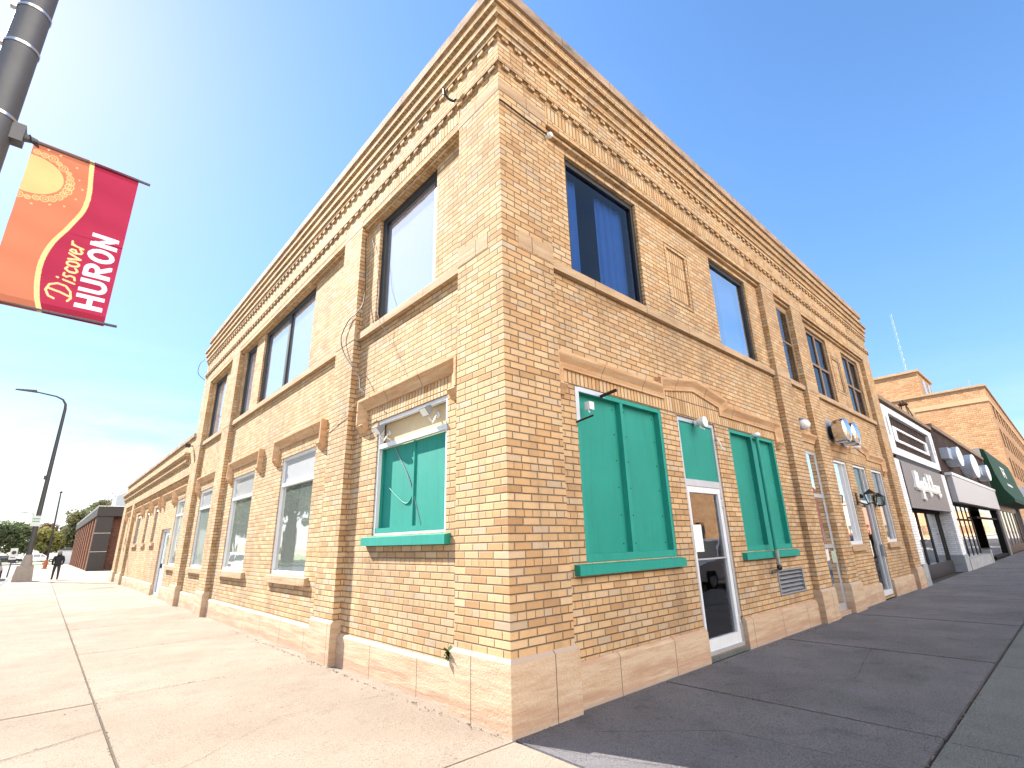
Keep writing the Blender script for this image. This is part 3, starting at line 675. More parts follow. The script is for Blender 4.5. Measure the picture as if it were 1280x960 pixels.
# side street pavement
bed = MB(); bed.quad((KX, KY, -.035), (.3, KY, -.035), (.3, 112, -.035), (KX, 112, -.035)); bed.quad((.3, KY, -.035), (300, KY, -.035), (300, .9, -.035), (.3, .9, -.035)); bed.quad((.3, 35.4, -.012), (20, 35.4, -.012), (20, 60, -.012), (.3, 60, -.012))
struct('paving_joints', bed, M['joint'])
g = MB()
slabs(g, [-2.535, .2], [-.055, 4.36, 7.95, 11.72, 15.95, 19.2, 22.3, 25.9, 29.5, 33, 36.5], nm=3, seed=3)
slabs(g, [KX + .15, -2.535], [-.055, 4.16, 8.05, 12.0, 15.75, 19.6, 23.4, 27.2, 31, 34.8], nm=3, seed=4, gap=.024)
slabs(g, [KX + .15, -2.535], [34.8 + 3.9 * i for i in range(20)], nm=3, seed=5); slabs(g, [-2.535, .2], [36.5 + 3.8 * i for i in range(20)], nm=3, seed=6); slabs(g, [.2, 4, 8, 12, 16, 20], [35.65, 39.5, 43.3, 47.1, 50.9, 54.7, 58.5, 59.75], nm=3, seed=8)
slabs(g, [KX + .15, -2.535, -.02], [KY + .15, -2.54, -.055], nm=3, seed=7)
struct('side_street_pavement', g, [M['conc_l'], M['conc_l2'], M['conc_l3']])
g = MB()
slabs(g, [-.02, 2.44, 5.93, 9.6, 14.3, 18.2, 22.0, 25.8, 29.6, 33.4, 37.2, 41, 45, 49, 53, 57, 61, 65, 69], [-2.54, .06], seed=11, gap=.04, jit=.004); slabs(g, [69 + 4 * i for i in range(50)], [-2.54, .06], seed=12)
for i, x in enumerate((8.69, 12.5)): pass
struct('main_street_pavement', g, M['conc_r'])
g = MB()
slabs(g, [-.02, 2.36, 5.75, 9.3, 13, 17, 21, 25, 29, 33, 37, 41, 45, 49, 53, 57, 61, 65, 69], [KY + .15, -2.54], seed=13, gap=.03, jit=.004); slabs(g, [69 + 4 * i for i in range(50)], [KY + .15, -2.54], seed=14)
struct('kerbside_pavement', g, M['conc_k'])
g = MB(); g.box(KX, KX + .145, KY, 112, -.19, .004); g.box(KX + .145, 280, KY, KY + .145, -.19, .003); struct('kerb', g, M['conc_k'])
# cracks in the paving
def crack(mb, pts, w=0.008, seed=0):
    r = random.Random(seed); P = []
    for (a, b) in zip(pts, pts[1:]):
        n = 12
        for i in range(n): P.append((a[0] + (b[0] - a[0]) * i / n + r.uniform(-.012, .012), a[1] + (b[1] - a[1]) * i / n + r.uniform(-.012, .012)))
    P.append(pts[-1]); L = []
    for i, p in enumerate(P):
        q = P[min(i + 1, len(P) - 1)]; o = P[max(i - 1, 0)]; t = Vector((q[0] - o[0], q[1] - o[1])).normalized(); n_ = Vector((-t.y, t.x)) * w * r.uniform(.3, 1) / 2
        L.append(((p[0] + n_.x, p[1] + n_.y, .0068), (p[0] - n_.x, p[1] - n_.y, .0068)))
    for a, b in zip(L, L[1:]): mb.quad(a[0], b[0], b[1], a[1])
g = MB(); crack(g, [(-4.4, 2.5), (-3.2, 2.67), (-2.92, 2.8), (-2.55, 2.99)], .014, 1); crack(g, [(-.18, 6.89), (.06, 7.0)], .016, 2); crack(g, [(-.18, 6.89), (.02, 5.96), (.07, 5.6)], .008, 3)
crack(g, [(-2.9, 8.9), (-2.55, 8.75)], .01, 4); crack(g, [(-2.5, 9.4), (-1.1, 9.9), (.0, 9.8)], .006, 5); crack(g, [(2.5, -.9), (4.0, -1.5), (5.9, -1.2)], .008, 6); crack(g, [(.6, -.4), (1.4, -1.2), (1.5, -2.5)], .007, 7); crack(g, [(-2.3, 1.3), (-1.2, 2.1), (.0, 2.0)], .004, 8)
crack(g, [(-.05, -.06), (.15, -.6), (.43, -1.26)], .006, 9)
struct('pavement_cracks', g, M['joint'])
# debris at the foot of the wall
g = MB(); r = random.Random(5)
for i in range(420):
    if r.random() < .5: x, y = -.045 - abs(r.gauss(0, .03)), r.uniform(-.03, 9)
    else: x, y = r.uniform(-.03, 9), -.045 - abs(r.gauss(0, .03))
    s = r.uniform(.004, .014); a = r.uniform(0, 3.1)
    g.add([(x + math.cos(a) * s, y + math.sin(a) * s, .006), (x - math.sin(a) * s, y + math.cos(a) * s * .7, .007), (x - math.cos(a) * s, y - math.sin(a) * s, .006), (x, y, .006 + s)], [(0, 1, 3), (1, 2, 3), (2, 0, 3)])
for i in range(520):
    k = r.random()
    if k < .35: x, y = -2.535 + r.gauss(0, .014), r.uniform(-.05, 14)
    elif k < .6: x, y = r.uniform(-2.5, 0), r.choice((4.36, 7.95, 11.72)) + r.gauss(0, .012)
    elif k < .8: x, y = r.uniform(0, 9), -2.54 + r.gauss(0, .02)
    else: x, y = r.choice((2.44, 5.93)) + r.gauss(0, .02), r.uniform(-2.5, -.1)
    s = r.uniform(.005, .016); a = r.uniform(0, 3.1)
    g.add([(x + math.cos(a) * s, y + math.sin(a) * s, .004), (x - math.sin(a) * s, y + math.cos(a) * s * .7, .005), (x - math.cos(a) * s, y - math.sin(a) * s, .004), (x, y, .004 + s * .6)], [(0, 1, 3), (1, 2, 3), (2, 0, 3)])
for i in range(60):
    x, y = r.uniform(-3, 7), r.uniform(-3.5, 6)
    if x > -.1 and y > -.1: continue
    s = r.uniform(.004, .012); a = r.uniform(0, 3.1)
    g.add([(x + math.cos(a) * s, y + math.sin(a) * s, .006), (x - math.sin(a) * s, y + math.cos(a) * s * .7, .007), (x - math.cos(a) * s, y - math.sin(a) * s, .006), (x, y, .006 + s)], [(0, 1, 3), (1, 2, 3), (2, 0, 3)])
o = struct('grit', g, mat_plain('grit_crumbs', (.16, .12, .09), .95), 'stuff')
g = MB(); g.quad((-4.6, 112, .02), (14, 112, .02), (14, 130, .02), (-4.6, 130, .02)); g.quad((-60, -18, .02), (-17.5, -18, .02), (-17.5, 130, .02), (-60, 130, .02)); g.quad((-60, 158, .02), (60, 158, .02), (60, 300, .02), (-60, 300, .02)); struct('lawn', g, M['grass'])
g = MB(); g.quad((-60, 130, .01), (60, 130, .01), (60, 158, .01), (-60, 158, .01)); struct('parking_lot', g, M['lot'])
g = MB(); g.quad((-17.5, -18, .0), (-16, -18, .0), (-16, 400, .0), (-17.5, 400, .0)); g.quad((-60, -22, .003), (300, -22, .003), (300, -18, .003), (-60, -18, .003)); struct('far_pavement', g, M['lot'])

# ================================================================== FIXTURES ON THE BUILDING
def flood(loc, s, lab):
    t = thing('flood_light', lab, 'flood light', loc, 'flood lights in the open transom'); x, y, z = loc
    q = MB(); a = .062
    c, sn = math.cos(R_(40)), math.sin(R_(40))
    def tr(p): # local: front -x, tilt down
        X, Y, Z = p; return (x - .06 + X * c - Z * sn, y + Y, z + Z * c + X * sn)
    for d0, d1, w0, w1 in ((-.03, .0, .08, .077), (.0, .09, .077, .045)):
        vs = [tr((d0, -w0, -a * w0 / .08)), tr((d0, w0, -a * w0 / .08)), tr((d0, w0, a * w0 / .08)), tr((d0, -w0, a * w0 / .08)), tr((d1, -w1, -a * w1 / .08)), tr((d1, w1, -a * w1 / .08)), tr((d1, w1, a * w1 / .08)), tr((d1, -w1, a * w1 / .08))]
        q.add(vs, [(0, 1, 2, 3), (7, 6, 5, 4), (0, 4, 5, 1), (1, 5, 6, 2), (2, 6, 7, 3), (3, 7, 4, 0)])
    link('housing', q, M['grey_paint'], t)
    q = MB(); q.quad(*[tr(p) for p in ((-.034, -.07, -.052), (-.034, .07, -.052), (-.034, .07, .052), (-.034, -.07, .052))]); link('lens', q, M['paper'], t)
    q = MB(); q.tube([(x + .12, y, z - .02), (x + .05, y, z - .14), (x - .02, y, z - .07)], .012); q.lathe((x + .17, y, z - .02), (-1, 0, 0), [(0, .04), (.05, .04), (.06, .012)], 12); link('bracket', q, M['white_metal'], t)
flood((.10, 2.87, 3.21), 0, 'small square flood light at the far end of the cream transom')
flood((.10, 1.59, 3.23), 1, 'small square flood light at the near end of the cream transom')
def cable(name, pts, r, lab, cat='cable', mat=None, grp=None):
    q = MB(); P = [Vector(p) for p in pts]; S = []
    for i in range(len(P) - 1):
        p0, p1, p2, p3 = P[max(i - 1, 0)], P[i], P[i + 1], P[min(i + 2, len(P) - 1)]
        for k in range(6):
            u = k / 6; S.append(.5 * ((2 * p1) + (p2 - p0) * u + (2 * p0 - 5 * p1 + 4 * p2 - p3) * u * u + (3 * p1 - p0 - 3 * p2 + p3) * u ** 3))
    S.append(P[-1]); q.tube(S, r, 6)
    return one(name, q, mat or M['black_metal'], lab, cat, grp, True)
wirem = mat_plain('grey_cable', (.07, .06, .055), .6)
cable('cable', [(.06, 3.80, 6.95), (.07, 3.78, 6.5), (.07, 3.72, 6.0), (.05, 3.70, 5.6), (-.02, 3.78, 5.42), (-.03, 4.06, 5.38), (-.05, 4.28, 5.12), (-.05, 4.12, 4.79), (-.03, 3.80, 4.46), (.0, 3.55, 4.2), (-.06, 3.35, 3.95), (-.05, 3.2, 3.84)], .009, 'grey cable looping over the pilaster left of the corner bay', mat=wirem)
cable('cable', [(.10, 3.65, 6.94), (.09, 3.37, 6.22), (.09, 3.23, 5.7), (.0, 3.02, 5.11), (.09, 2.74, 4.6), (.10, 2.38, 4.11), (.05, 2.3, 3.84)], .004, 'thin loose wire hanging from the upper window to the stone hood', 'wire', mat=mat_plain('pale_wire', (.3, .24, .18), .6))
cable('cable', [(-.04, 3.45, 3.76), (-.03, 3.89, 3.66), (-.02, 4.3, 3.56), (-.02, 4.6, 3.5)], .006, 'pale cable sagging left from the stone hood across the pilaster', mat=mat_plain('pale_cable', (.5, .36, .24), .6))
cable('cable', [(.17, 2.87, 3.12), (.2, 2.72, 3.03), (.222, 2.55, 2.8), (.222, 2.23, 2.43), (.222, 1.92, 1.84)], .006, 'thin dark wire hanging across the sunlit teal boards', 'wire', mat=M['grey_paint'])
cable('cable', [(.222, 2.78, 2.38), (.222, 2.51, 2.22), (.222, 2.30, 2.13), (.222, 2.17, 2.19), (.222, 2.12, 2.32), (.222, 2.1, 2.7), (.215, 2.1, 2.95)], .008, 'hooked teal wire on the sunlit boards', 'wire', mat=M['teal_trim'])
q = MB(); q.tube([(0.0, .95, 7.74), (-.09, 1.0, 7.78), (-.15, 1.03, 7.86), (-.16, 1.03, 7.95)], .018, 8); q.lathe((0, .95, 7.74), (-1, 0, 0), [(0, .045), (.03, .045), (.04, .02)], 12); one('service_hook', q, M['black_metal'], 'black iron service hook below the cornice near the corner', 'hook')
cable('cable', [(-.12, 16.5, 8.3), (-.22, 16.7, 8.15), (-.22, 16.75, 7.8), (-.05, 16.3, 7.45)], .010, 'wire loop sticking out at the far end of the cornice', 'wire', mat=wirem)
cable('cable', [(-.02, -.02, 6.99), (.1, -.03, 6.98), (.45, -.03, 6.965), (.80, -.03, 6.965), (.84, -.03, 6.95)], .013, 'black cable fixed across the top of the corner pilaster')
q = MB()
q.lathe((.86, -.01, 6.93), (0, -1, 0), [(0, .03), (.03, .03), (.05, .045), (.09, .035), (.1, .0)], 12); one('insulator', q, M['globe'], 'white insulator at the end of the black cable', 'insulator')
q = MB(); q.box(1.40, 1.49, .02, .10, 3.14, 3.24); q.tube([(1.42, .06, 3.15), (1.39, .03, 3.10), (1.37, .0, 3.09)], .009); one('junction_box', q, M['white_metal'], 'small white box on the top left of the wide teal window', 'box')
for (x, z, l, lab) in ((1.76, 3.38, .22, 'rusty iron bar sticking out above the wide teal window'), (1.25, 2.97, .22, 'thin iron bar sticking out at the left edge of the wide teal window')):
    q = MB(); q.tube([(x, .12, z), (x + .06, .12 - l, z + .05)], .022 if z > 3 else .012, 6); one('iron_bar', q, M['rust'], lab, 'iron bar')
t = thing('door_light', 'small white round light above the teal transom of the entrance', 'light', (4.2, .12, 3.36))
q = MB(); q.lathe((4.2, .12, 3.36), (0, -1, 0), [(0, .05), (.05, .05), (.06, .03), (.08, .075), (.17, .085), (.175, .0)], 18); link('lamp_head', q, M['globe'], t, True)
q = MB(); q.tube([(4.2, .06, 3.33), (4.14, .02, 3.27), (4.22, -.01, 3.24)], .012); link('conduit', q, M['white_metal'], t)
q = MB(); q.tube([(4.82, .1, 3.2), (4.88, .06, 3.02), (4.93, .04, 2.98)], .013); link('conduit', q, M['white_metal'], t)
t = thing('vent_pipe', 'teal painted pipe with white cap running down the narrow teal window', 'pipe', (6.19, 0, 1.0))
q = MB(); q.tube([(6.19, -.01, 1.36), (6.19, -.01, 3.36)], .034, 12); q.box(6.22, 6.27, .0, .04, 2.8, 2.86); link('pipe', q, M['teal_trim'], t, True)
q = MB(); q.tube([(6.19, -.01, 1.36), (6.2, -.01, 1.05), (6.19, .10, 1.0)], .034, 12); link('lower_pipe', q, mat_plain('grey_pipe', (.3, .29, .26), .5), t, True)
q = MB(); q.lathe((6.19, -.01, 3.35), (0, 0, 1), [(0, .06), (.03, .08), (.07, .065), (.085, 0)], 14); link('cap', q, M['globe'], t, True)
q = MB(); q.lathe((6.14, .0, 1.08), (0, -1, .0), [(0, .03), (.05, .05), (.07, .03), (.08, 0)], 10); link('valve', q, M['black_metal'], t)
t = thing('wall_lamp', 'white globe wall lamp above the narrow door', 'wall lamp', (8.9, .12, 3.97))
q = MB(); q.lathe((8.9, .12, 4.02), (0, -1, 0), [(0, .07), (.03, .07), (.04, .025), (.12, .025)], 12); q.lathe((8.84, -.02, 4.10), (0, 0, -1), [(0, .03), (.02, .08), (.06, .085)], 14); link('arm', q, M['grey_paint'], t, True)
q = MB(); q.lathe((8.84, -.03, 4.05), (0, 0, -1), [(0, .06), (.04, .115), (.1, .14), (.17, .125), (.22, .07), (.235, 0)], 18); link('globe', q, M['globe'], t, True)
# twin steel extractor hoods
q0 = MB(); q0.box(10.56, 12.02, .02, .118, 3.78, 4.33)
for i, x in enumerate((10.86, 11.62)):
    t = thing('extractor_hood', ('polished steel drum extractor hood nearest the corner of the pair' if i == 0 else 'polished steel drum extractor hood farther right of the pair'), 'extractor hood', (x, .02, 4.02), 'steel extractor hoods above the tall windows')
    q = MB(); q.lathe((x, .02, 4.02), (0, -1, 0), [(0, .16), (.14, .16)], 20); link('neck', q, M['black_metal'], t, True)
    q = MB(); q.lathe((x, .02, 4.02), (0, -1, 0), [(.10, .25), (.12, .285), (.30, .30), (.36, .305), (.37, .29), (.40, .24), (.42, .1), (.42, 0)], 28); link('drum', q, M['steel'], t, True)
one('backing_panel', q0, M['grey_paint'], 'grey wall panel behind the steel extractor hoods', 'panel')
q = MB(); q.tube([(11.9, .0, 3.76), (12.3, .0, 3.84), (12.55, .0, 3.82)], .012); q.lathe((12.55, .0, 3.84), (.3, -1, -.4), [(0, .05), (.1, .06), (.16, .065), (.165, 0)], 12); one('spot_light', q, M['globe'], 'small white spot light on a conduit beside the extractor hoods', 'spot light')
for x, y, lab in ((12.22, -.2, 'black lantern left of the dark glass door'), (13.86, -.02, 'black lantern right of the dark glass door')):
    t = thing('wall_lantern', lab, 'lantern', (x, .12, 2.45), 'black lanterns flanking the bar door')
    q = MB(); q.box(x - .06, x + .06, .10, .118, 2.3, 2.6); q.tube([(x, .11, 2.38), (x, y * .5 + .03, 2.3), (x, y, 2.33)], .014, 8); link('bracket', q, M['black_metal'], t)
    q = MB(); a = .11
    for sx in (-1, 1):
        for sy in (-1, 1): q.tube([(x + sx * a * .7, y + sy * a * .7, 2.33), (x + sx * a, y + sy * a, 2.56)], .012, 6)
    q.box(x - a * .75, x + a * .75, y - a * .75, y + a * .75, 2.315, 2.34); q.add([(x - a * 1.15, y - a * 1.15, 2.56), (x + a * 1.15, y - a * 1.15, 2.56), (x + a * 1.15, y + a * 1.15, 2.56), (x - a * 1.15, y + a * 1.15, 2.56), (x, y, 2.68)], [(0, 1, 4), (1, 2, 4), (2, 3, 4), (3, 0, 4), (3, 2, 1, 0)]); link('cage', q, M['black_metal'], t)
    q = MB(); q.add([(x - a * .65, y - a * .65, 2.345), (x + a * .65, y - a * .65, 2.345), (x + a * .65, y + a * .65, 2.345), (x - a * .65, y + a * .65, 2.345), (x - a * .92, y - a * .92, 2.55), (x + a * .92, y - a * .92, 2.55), (x + a * .92, y + a * .92, 2.55), (x - a * .92, y + a * .92, 2.55)], [(0, 1, 5, 4), (1, 2, 6, 5), (2, 3, 7, 6), (3, 0, 4, 7)]); link('glazing', q, M['glass'], t)
q = MB(); q.tube([(0, 16.75, 5.12), (-.12, 16.6, 5.1)], .02); q.box(-.26, -.1, 16.52, 16.66, 5.04, 5.15); one('security_camera', q, M['black_metal'], 'small dark security camera under the annex coping', 'camera')
q = MB(); r = random.Random(3)
for i in range(34):
    a, l = r.uniform(0, 6.28), r.uniform(.03, .11); c = Vector((-.02 + r.uniform(-.02, .03), .93 + r.uniform(-.04, .04), .52 + r.uniform(-.02, .03))); d = Vector((math.cos(a) * .6 - .5, math.sin(a), r.uniform(-.6, .9))).normalized() * l; n = d.cross(Vector((0, 0, 1))).normalized() * l * .28
    q.add([c, c + d * .5 + n, c + d, c + d * .5 - n], [(0, 1, 2, 3)])
one('weed', q, mat_plain('weed_leaf', (.06, .09, .025), .8), 'small green weed growing at the corner pilaster base', 'weed')

# ================================================================== BANNER AND NEAR LAMP POST
PX, PY = -4.10, .78
t = thing('lamp_post', 'thick galvanised lamp post with steel straps carrying the red banner', 'lamp post', (PX, PY, 0))
q = MB(); q.tube([(PX, PY, .5), (PX, PY, 4.0), (PX, PY, 10.5)], [.145, .105, .07], 24); link('pole', q, M['pole'], t, True)
q = MB(); q.box(PX - .24, PX + .24, PY - .24, PY + .24, -.01, .55); link('base', q, M['conc_k'], t)
for z in (4.58, 5.22, 5.58, 3.25):
    q = MB(); rr = .145 - (.04 * (z - .5) / 3.5 if z < 4 else .04 + .035 * (z - 4) / 6.5)
    q.lathe((PX, PY, z), (0, 0, 1), [(-.012, rr + .001), (-.012, rr + .006), (.012, rr + .006), (.012, rr + .001)], 24); q.box(PX - rr - .03, PX - rr + .005, PY - .04, PY + .0, z - .03, z + .03); link('strap', q, M['strap'], t, True)
q = MB(); q.tube([(PX, PY, 10.4), (PX - .3, PY, 11.4), (PX - 1.0, PY, 11.9), (PX - 2.2, PY, 12.0)], [.07, .06, .05, .04], 12); q.box(PX - 2.9, PX - 2.2, PY - .14, PY + .14, 11.93, 12.06); link('lamp_arm', q, M['pole'], t, True)
BX0, BX1, BZ0, BZ1, BY = -3.885, -3.255, 3.20, 4.515, .78
t = thing('banner', 'orange and crimson street banner with a yellow sun reading Discover HURON', 'banner', (PX + .1, BY, BZ0))
q = MB(); q.tube([(PX + .08, BY, BZ1 - .012), (BX1 + .075, BY, BZ1 - .03)], .011, 8); link('rod', q, M['pole'], t, True)
q = MB(); q.tube([(PX + .08, BY, BZ0 + .02), (BX1 + .075, BY, BZ0 + .012)], .011, 8); link('rod', q, M['pole'], t, True)
for z in (BZ1 - .012, BZ0 + .02):
    q = MB(); q.box(PX + .07, PX + .16, BY - .05, BY + .05, z - .07, z + .07); q.tube([(PX + .15, BY, z), (PX + .23, BY, z)], [.035, .018], 10); link('bracket', q, M['pole'], t)
q = MB(); q.tube([(BX0 - .03, BY - .02, BZ1 + .01), (BX0 - .01, BY - .03, BZ1 - .05), (BX0 + .03, BY - .012, BZ1 - .06), (BX0 + .02, BY - .012, BZ1 - .03)], .006, 6); link('tie', q, M['black_metal'], t)
# printed cloth: one fine mesh, its print chosen face by face
STR = [(3.10, -3.59), (3.19, -3.603), (3.31, -3.64), (3.46, -3.665), (3.61, -3.668), (3.75, -3.64), (3.91, -3.58), (4.06, -3.532), (4.21, -3.522), (4.38, -3.54), (4.6, -3.565)]
def stripe_x(z):
    for i in range(len(STR) - 1):
        if STR[i][0] <= z <= STR[i + 1][0]:
            p0, p1, p2, p3 = STR[max(i - 1, 0)], STR[i], STR[i + 1], STR[min(i + 2, len(STR) - 1)]
            u = (z - p1[0]) / (p2[0] - p1[0]); h = p2[0] - p1[0]
            m1 = (p2[1] - p0[1]) / max(p2[0] - p0[0], 1e-6) * h; m2 = (p3[1] - p1[1]) / max(p3[0] - p1[0], 1e-6) * h
            return (2*u**3 - 3*u*u + 1) * p1[1] + (u**3 - 2*u*u + u) * m1 + (-2*u**3 + 3*u*u) * p2[1] + (u**3 - u*u) * m2
    return STR[-1][1]
def arc(cx, cy, rx, ry, a0, a1, n=14): return [(cx + rx * math.cos(R_(a0 + (a1 - a0) * i / n)), cy + ry * math.sin(R_(a0 + (a1 - a0) * i / n))) for i in range(n + 1)]
BOLD = []; cap = .16; lw = .108; th = .031; z0 = 3.302; adv = .1275
h = th / 2
def put(i, pl): BOLD.append([(z0 + i * adv + p[0], p[1]) for p in pl])
put(0, [(h, h * .3), (h, cap - h * .3)]); put(0, [(lw - h, h * .3), (lw - h, cap - h * .3)]); put(0, [(h, cap / 2), (lw - h, cap / 2)])
put(1, [(h, cap - h * .3), (h, .055)] + arc(lw / 2, .055, lw / 2 - h, .055 - h, 180, 360) + [(lw - h, cap - h * .3)])
put(2, [(h, h * .3), (h, cap - h)] + [(h, cap - h), (.055, cap - h)] + arc(.055, cap - h - .033, .034, .033, 90, -90) + [(h, cap - h - .066)]); put(2, [(.055, .066), (lw - h * .8, h * .3)])
put(3, arc(lw / 2, cap / 2, lw / 2 - h + .004, cap / 2 - h, 0, 360, 28))
put(4, [(h, h * .3), (h, cap - h * .3)]); put(4, [(lw - h, h * .3), (lw - h, cap - h * .3)]); put(4, [(h, cap - h), (lw - h, h)])
THIN = [[(.03, .0), (.05, .062), (.062, .125)], [(-.005, .085), (.005, .115), (.045, .137), (.09, .125), (.112, .085), (.104, .04), (.07, .008), (.02, -.002), (-.004, .012)],
        [(.136, .0), (.150, .062)], [(.157, .092), (.160, .098)], [(.205, .066), (.185, .068), (.178, .05), (.192, .032), (.186, .008), (.164, .002)],
        [(.256, .058), (.240, .068), (.222, .045), (.222, .012), (.238, .0), (.256, .014)], arc(.287, .034, .018, .034, 0, 360, 16), [(.318, .066), (.330, .0), (.362, .068)],
        [(.372, .03), (.398, .04), (.398, .06), (.384, .068), (.371, .04), (.376, .006), (.392, .0), (.41, .016)], [(.42, .0), (.436, .066)], [(.430, .042), (.446, .066), (.464, .068)]]
THIN = [[(3.335 + p[0] * 1.0, p[1] * 1.0) for p in pl] for pl in THIN]
def segd(p, a, b):
    ax, ay = a; bx, by = b; dx, dy = bx - ax, by - ay; l = dx * dx + dy * dy
    u = 0 if l == 0 else max(0, min(1, ((p[0] - ax) * dx + (p[1] - ay) * dy) / l))
    return math.hypot(p[0] - ax - u * dx, p[1] - ay - u * dy)
SEG = [(pl[i], pl[i + 1]) for pl in BOLD for i in range(len(pl) - 1)]
SEGT = [(pl[i], pl[i + 1]) for pl in THIN for i in range(len(pl) - 1)]
SC = (-3.86, 4.235); SRX, SRY = .185, .155
CURL = []; rr_ = random.Random(12)
for k in range(17):
    a = R_(-95 + k * 11.5); q_ = 1.2 + .07 * rr_.random(); CURL.append((SC[0] + math.cos(a) * SRX * q_, SC[1] + math.sin(a) * SRY * q_, rr_.uniform(.014, .026), 0))
for k in range(9):
    a = R_(-80 + k * 20 + rr_.uniform(-5, 5)); q_ = 1.5 + .2 * rr_.random(); CURL.append((SC[0] + math.cos(a) * SRX * q_, SC[1] + math.sin(a) * SRY * q_, .007, 1))
NX, NZ = 236, 490
q = MB(); cw, chh = (BX1 - BX0) / NX, (BZ1 - BZ0) / NZ
def bwave(x, z): return BY - .006 + .010 * math.sin((x + .3 * z) * 9) * math.sin((z - BZ0) / (BZ1 - BZ0) * math.pi) + .004 * math.sin(z * 23 + x * 5)
for j in range(NZ + 1):
    for i in range(NX + 1):
        x, z = BX0 + i * cw, BZ0 + j * chh
        q.v.append((x, bwave(x, z), z - .018 * (i / NX if j > NZ / 2 else i / NX * .5)))
for j in range(NZ):
    z = BZ0 + (j + .5) * chh; sx = stripe_x(z); hem = z > BZ1 - .06 or z < BZ0 + .075
    for i in range(NX):
        x = BX0 + (i + .5) * cw
        if abs(x - sx) < .0145: mi = 2
        elif x < sx:
            mi = 4 if hem else 0
            ex = ((x - SC[0]) / SRX) ** 2 + ((z - SC[1]) / SRY) ** 2
            if ex < 1: mi = 3
            elif ex < 3.6:
                for (cx, cz, cr, solid) in CURL:
                    dd = math.hypot(x - cx, z - cz)
                    if (solid and dd < cr) or (not solid and (abs(dd - cr) < .0038 or abs(dd - cr * .4) < .003)): mi = 6; break
        else:
            mi = 5 if hem else 1
            p = (z, -3.285 - x)
            if -.02 < p[1] < .18 and 3.28 < z < 3.97:
                if 0 <= p[1] <= cap and any(segd(p, a, b) < th / 2 for a, b in SEG if min(a[0], b[0]) - .03 < z < max(a[0], b[0]) + .03): mi = 7
            p = (z, -3.472 - x)
            if -.02 < p[1] < .16 and 3.3 < z < 3.84:
                if any(segd(p, a, b) < .0068 for a, b in SEGT if min(a[0], b[0]) - .02 < z < max(a[0], b[0]) + .02): mi = 2
        o_ = j * (NX + 1) + i; q.f.append((o_, o_ + 1, o_ + NX + 2, o_ + NX + 1)); q.mi.append(mi)
BC = [(.29, .105, .062), (.20, .019, .042), (.42, .31, .15), (.29, .255, .12), (.225, .078, .047), (.155, .013, .028), (.36, .25, .12), (.43, .415, .45)]
link('cloth', q, [cloth_mat('banner_print_%s' % n, c, .62) for n, c in zip(('orange', 'crimson', 'yellow', 'sun', 'orange_hem', 'crimson_hem', 'swirl', 'white'), BC)], t, True)

# ================================================================== FAR END OF THE SIDE STREET
def street_lamp(x, y, lab, plate=True, first=None):
    t = thing('street_lamp', lab, 'street lamp', (x, y, 0), 'street lamps along the side street')
    q = MB(); q.tube([(x, y, .9), (x - .02, y, 5), (x - .05, y, 11.2)], [.16, .13, .09], 14); q.tube([(x - .05, y, 11.2), (x - .09, y, 11.55), (x - .28, y, 11.85), (x - .65, y, 12.02), (x - 1.7, y, 12.16)], [.09, .075, .06, .05, .045], 10); link('pole', q, M['pole_dark'], t, True)
    q = MB(); q.add([(x - 2.75, y - .05, 12.12), (x - 2.75, y + .05, 12.12), (x - 1.65, y + .13, 12.12), (x - 1.65, y - .13, 12.12), (x - 2.7, y - .05, 12.2), (x - 2.7, y + .05, 12.2), (x - 1.7, y + .1, 12.28), (x - 1.7, y - .1, 12.28)], [(0, 3, 2, 1), (4, 5, 6, 7), (0, 1, 5, 4), (1, 2, 6, 5), (2, 3, 7, 6), (3, 0, 4, 7)]); link('lamp_head', q, M['pole_dark'], t)
    q = MB(); q.add([(x - .52, y - .45, -.01), (x + .45, y - .45, -.01), (x + .45, y + .45, -.01), (x - .52, y + .45, -.01), (x - .42, y - .4, .95), (x + .38, y - .4, .95), (x + .38, y + .4, .95), (x - .42, y + .4, .95)], [(0, 3, 2, 1), (4, 5, 6, 7), (0, 1, 5, 4), (1, 2, 6, 5), (2, 3, 7, 6), (3, 0, 4, 7)]); q.tube([(x, y, .95), (x, y, 1.6)], [.3, .2], 14); link('base', q, mat_plain('lamp_base', (.22, .19, .165), .9, 0, .2), t)
    if plate:
        q = MB(); q.box(x - .3, x + .16, y - .18, y - .15, 3.35, 4.0); link('sign_plate', q, M['signw'], t)
        q = MB(); q.box(x - .25, x + .11, y - .184, y - .181, 3.78, 3.84); q.box(x - .25, x + .11, y - .184, y - .181, 3.62, 3.68); link('marking', q, mat_plain('green_sign_print', (.05, .25, .12), .6), t)
        q = MB(); q.box(x - .24, x - .12, y - .1, y + .1, 6.35, 6.6); link('sensor_box', q, M['pole_dark'], t)
    return t
lamp0 = street_lamp(-3.86, 41.9, 'tall dark street lamp with a white sign plate on its pole')
street_lamp(-6.5, 181, 'distant street lamp behind the tall dark one', False)
q = MB(); q.tube([(-2.55, 86.3, 0), (-2.83, 86.3, 9.3)], [.13, .08], 10); q.lathe((-2.83, 86.3, 9.3), (0, 0, 1), [(0, .08), (.1, .2), (.2, .16), (.28, 0)], 12); one('flag_pole', q, M['pole_dark'], 'plain thin dark pole beyond the walking person', 'pole', None, True)
t = thing('street_sign', 'small white street sign on a dark post by the kerb', 'sign', (-5.0, 57, 0))
q = MB(); q.tube([(-5.05, 57, -.15), (-4.98, 57, 2.1)], .045, 8); link('post', q, M['pole_dark'], t)
q = MB(); q.box(-5.24, -4.78, 56.93, 56.96, 1.25, 2.15); link('sign_plate', q, M['signw'], t)
